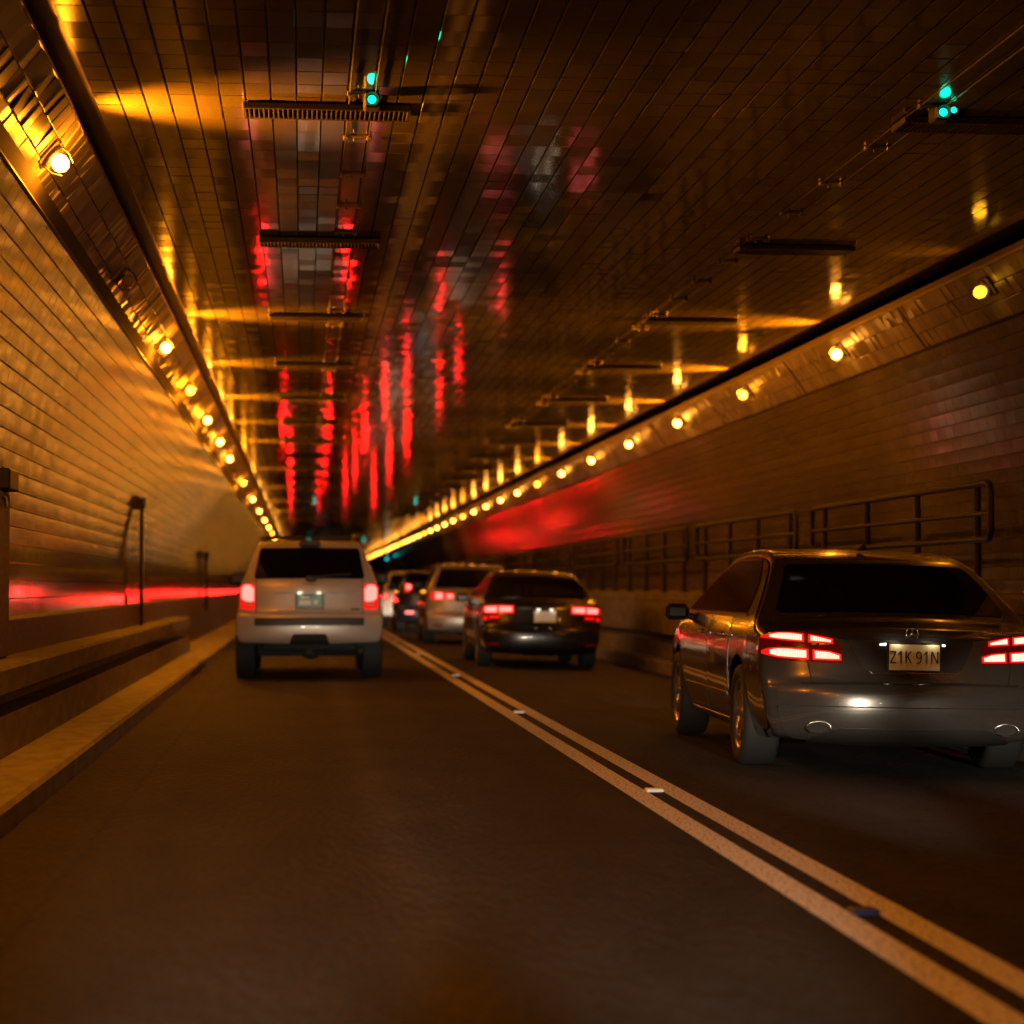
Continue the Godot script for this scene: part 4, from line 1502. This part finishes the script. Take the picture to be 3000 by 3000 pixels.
func build_black_sedan() -> void:
	var S := sedan_shape(1.40, 0.86, 0.945, {"wheel": 0.315, "arch": 0.37, "kr": 0.18, "tyre": 0.215})
	var paint: Material = M.paint_black
	var o := vehicle("black_sedan", "glossy black sedan with a white plate, between the grey sedan and the pewter estate", "car", S, paint, Vector3(3.33, road_y(3.33), -29.6), -0.6, -1.15, 8)
	put_panel("rear_window", o, M.glass, S, "rows", [[1.0, -0.66, 0.66], [1.02, -0.69, 0.69], [1.25, -0.58, 0.58], [1.275, -0.55, 0.55]], 0.005, 10, 12)
	for s: float in [-1.0, 1.0]:
		put_panel("side_window", o, M.glass, S, "side", [[0.985, 1.05, 3.5], [1.10, 1.15, 3.25], [1.29, 1.62, 2.7]], 0.005, 8, 16, s)
		tail_lamp(o, S, s, [[0.40, 0.775, 0.885], [0.60, 0.765, 0.89], [0.80, 0.77, 0.875], [0.835, 0.785, 0.86]], [[[0.43, 0.80, 0.862], [0.60, 0.795, 0.865]], [[0.635, 0.79, 0.865], [0.79, 0.79, 0.855]]], 0.06)
		var t := put_panel("lower_light", o, M.red_lens, S, "cols", [[0.58, 0.66, 0.745], [0.80, 0.66, 0.755], [0.83, 0.68, 0.74]], 0.010, 6, 5, s)
		var st := begin()
		panel(st, S, "cols", [[0.60, 0.70, 0.735], [0.74, 0.70, 0.738]], 0.014, 0.006, 5, 3, s)
		part("glowing_strip", done(st), M.red_glow, t)
		st = begin()
		panel(st, S, "cols", [[0.765, 0.675, 0.735], [0.815, 0.68, 0.73]], 0.014, 0.006, 4, 3, s)
		part("glowing_strip", done(st), M.red_glow, t)
		put_panel("rear_reflector", o, M.red_lens, S, "cols", [[0.60, 0.33, 0.36], [0.76, 0.33, 0.36]], 0.014, 4, 3, s)
	put_panel("boot_lid", o, paint, S, "rows", [[0.59, -0.55, 0.55], [0.64, -0.60, 0.60], [0.93, -0.62, 0.62]], 0.004, 8, 12, 1.0, false, 0.006)
	put_panel("lid_trim", o, M.chrome, S, "rows", [[0.842, -0.36, 0.36], [0.858, -0.38, 0.38]], 0.014, 2, 10)
	put_panel("rear_bumper", o, paint, S, "rows", [[0.21, -0.70, 0.70], [0.26, -0.74, 0.74], [0.54, -0.75, 0.75], [0.565, -0.73, 0.73]], 0.010, 10, 14)
	var pl := number_plate(o, S, 0.03, 0.735, M.plate_white, "", M.plate_ink, 0.003)
	var st := begin()
	box(st, Vector3(0.03, 0.676, on_end(S, 0.03, 0.735, 0.0).z + 0.0465), Vector3(0.30, 0.036, 0.003))
	part("plate_band", done(st), M.plate_yellow, pl)
	for s: float in [-1.0, 1.0]:
		st = begin()
		box(st, on_end(S, 0.03 + s * 0.09, 0.828, 0.03), Vector3(0.05, 0.014, 0.03), 0.004)
		part("plate_lamp", done(st), M.plate_lamp, o)
	mirror_pair(o, S, 3.3, 0.965, Vector3(0.19, 0.13, 0.10), M.paint_black)
	door_set(o, S, paint, [[1.45, 2.32], [2.34, 3.38]], 0.30, 0.95)
	headlamps(o, S, 0.70, 8.0)

func far_car(spec: Dictionary) -> Node3D:
	# an estate, small crossover or van: upright tail, tall window
	var h: float = spec.h
	var half: float = spec.half
	var belt: float = spec.belt
	var S := shape([[0.36, 0.24], [0.10, 0.25], [0.02, 0.30], [0.0, 0.42], [0.0, 0.55], [0.02, 0.60], [0.06, 0.63], [0.08, 0.80], [0.10, belt - 0.06], [0.13, belt], [spec.rake, h - 0.11], [spec.rake + 0.08, h - 0.055], [spec.rake + 0.3, h - 0.03], [1.5, h], [2.3, h - 0.01], [2.7, h - 0.07], [3.5, 1.08], [3.75, 1.02], [4.2, 0.95], [4.45, 0.85], [4.55, 0.62], [4.53, 0.4], [4.3, 0.26]],
		[[0.22, half * 0.92], [0.35, half * 0.97], [0.6, half], [0.85, half * 0.99], [belt, half * 0.93], [belt + 0.06, half * 0.90], [h - 0.1, half * 0.74], [h, half * 0.66]],
		{"axles": [0.85, 3.5], "arch": 0.39, "wheel": 0.33, "tyre": 0.22, "track": half - 0.01, "sill": 0.23, "kr": 0.18, "crown": 0.025})
	var paint: Material = spec.paint
	var o := vehicle(spec.name, spec.label, spec.category, S, paint, spec.at, spec.get("yaw", -0.6), spec.get("roll", -1.15), 8)
	var k := half / 0.9
	put_panel("rear_window", o, M.glass, S, "rows", [[belt + 0.02, -0.70 * k, 0.70 * k], [belt + 0.04, -0.72 * k, 0.72 * k], [h - 0.14, -0.60 * k, 0.60 * k], [h - 0.12, -0.58 * k, 0.58 * k]], 0.006, 8, 10)
	for s: float in [-1.0, 1.0]:
		put_panel("side_window", o, M.glass, S, "side", [[belt + 0.03, 0.45, 3.2], [h - 0.12, 0.75, 2.6]], 0.005, 6, 12, s)
		tail_lamp(o, S, s, spec.lens, spec.cores, spec.energy, "cols")
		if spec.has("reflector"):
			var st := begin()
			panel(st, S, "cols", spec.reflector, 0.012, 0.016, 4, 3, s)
			part("rear_reflector", done(st), M.red_core if spec.get("reflector_glow", false) else M.red_lens, o)  # a reflector, no lamp: its shine is put in as glow
	put_panel("rear_bumper", o, paint, S, "rows", [[0.27, -0.74 * k, 0.74 * k], [0.34, -0.79 * k, 0.79 * k], [0.56, -0.80 * k, 0.80 * k], [0.595, -0.78 * k, 0.78 * k]], 0.010, 8, 12)
	put_panel("tailgate", o, paint, S, "rows", [[0.65, -0.50 * k, 0.50 * k], [belt - 0.02, -0.54 * k, 0.54 * k]], 0.004, 8, 8, 1.0, false, 0.006)
	put_panel("tailgate_trim", o, M.chrome, S, "rows", [[0.86, -0.34, 0.34], [0.882, -0.36, 0.36]], 0.014, 2, 8)
	number_plate(o, S, 0.0, spec.get("plate_y", 0.76), M.plate_white, "", M.plate_ink)
	mirror_pair(o, S, 3.1, belt + 0.06, Vector3(0.2, 0.16, 0.11), M.plastic)
	if not spec.name.begins_with("hidden"):
		headlamps(o, S, 0.76, 40.0)
	return o

func build_far_cars() -> void:
	far_car({"name": "pewter_estate", "label": "pewter estate with two-lobed brake lights, just ahead of the black sedan", "category": "car", "h": 1.62, "half": 0.90, "belt": 1.10, "rake": 0.42, "paint": M.paint_pewter, "at": Vector3(3.30, road_y(3.3), -42.0),
		"lens": [[0.34, 0.90, 1.02], [0.60, 0.88, 1.035], [0.80, 0.88, 1.03]], "cores": [[[0.36, 0.925, 0.985], [0.48, 0.925, 0.99]], [[0.56, 0.905, 1.01], [0.70, 0.905, 1.015]]], "energy": 0.06, "reflector": [[0.55, 0.36, 0.40], [0.75, 0.36, 0.40]], "plate_y": 0.70})
	far_car({"name": "dark_crossover", "label": "dark crossover with high tail lights, partly hidden ahead of the pewter estate", "category": "car", "h": 1.54, "half": 0.87, "belt": 1.08, "rake": 0.40, "paint": M.paint_blue, "at": Vector3(3.18, road_y(3.18), -52.6),
		"lens": [[0.50, 1.09, 1.18], [0.60, 1.0, 1.23], [0.68, 1.0, 1.22]], "cores": [[[0.53, 1.09, 1.17], [0.64, 1.06, 1.20]]], "energy": 0.07, "reflector": [[0.46, 0.47, 0.54], [0.66, 0.47, 0.53]], "reflector_glow": true})
	far_car({"name": "white_van", "label": "white van with a dark rear window, glimpsed beside the silver sport utility", "category": "van", "h": 1.62, "half": 0.92, "belt": 1.0, "rake": 0.35, "paint": M.paint_white, "at": Vector3(3.20, road_y(3.2), -63.0),
		"lens": [[0.70, 0.70, 0.95], [0.80, 0.70, 0.95]], "cores": [[[0.72, 0.80, 0.90], [0.79, 0.80, 0.90]]], "energy": 0.16})
	# vehicles that the photograph shows only by their red reflections in the ceiling
	var hid := far_car({"name": "hidden_car", "label": "pewter hatchback farther ahead in the near lane, hidden by the silver sport utility", "category": "car", "h": 1.5, "half": 0.88, "belt": 1.0, "rake": 0.45, "paint": M.paint_pewter, "at": Vector3(0.10, 0, -72.0), "yaw": 0.0, "roll": 0.0,
		"lens": [[0.52, 0.80, 1.0], [0.78, 0.80, 0.98]], "cores": [[[0.55, 0.83, 0.96], [0.75, 0.83, 0.95]]], "energy": 0.32})
	var spots := [[0.02, -38.5, "pewter hatchback directly ahead of the silver sport utility, hidden behind it"], [0.20, -96.0, "dark second car ahead in the near lane, hidden beyond the silver sport utility"], [0.10, -122.0, "third car ahead in the near lane, hidden beyond the silver sport utility"], [3.0, -78.0, "car ahead of the white van in the far lane, hidden behind it"], [3.05, -95.0, "second car ahead of the white van in the far lane, hidden behind it"], [3.0, -114.0, "third car ahead of the white van in the far lane, hidden behind it"]]
	for s: Array in spots:
		var c: Node3D = hid.duplicate()
		c.name = numbered("hidden_car")
		add_child(c)
		c.position = Vector3(s[0], road_y(s[0]), s[1])
		c.rotation = Vector3(0, 0, deg_to_rad(-1.15 if s[0] > 2.0 else 0.0))
		c.set_meta("label", s[2])
	# the two vehicles behind the viewer whose headlights light the tails ahead
	var S := sedan_shape(1.40, 0.86, 0.945, {"wheel": 0.315, "arch": 0.37, "kr": 0.18, "tyre": 0.215})
	var own := vehicle("following_sedan", "dark sedan that carries the viewer, its headlights on, below the picture", "car", S, M.paint_blue, Vector3(0.2, 0, 4.3), 0.0, 0.0, 8)
	headlamps(own, S, 0.70, 105.0, 0.66, 7.5)
	for l in own.get_children():
		if l is SpotLight3D:
			l.rotation = Vector3(deg_to_rad(-3.7), deg_to_rad(-2.6), 0)
	var fol: Node3D = own.duplicate()
	fol.name = numbered("following_sedan")
	add_child(fol)
	fol.position = Vector3(3.15, road_y(3.15), -0.2)
	fol.rotation = Vector3(0, deg_to_rad(-2.0), deg_to_rad(-1.15))
	for l in fol.get_children():
		if l is SpotLight3D:
			l.light_energy = 62.0   # dipped: cut off at the height of the bumper ahead
			l.spot_angle = 6.0
			l.spot_angle_attenuation = 1.0
			l.rotation = Vector3(deg_to_rad(-4.2), deg_to_rad(-0.5), 0)
	fol.set_meta("label", "dark sedan following the grey sedan with its headlights on, outside the picture")
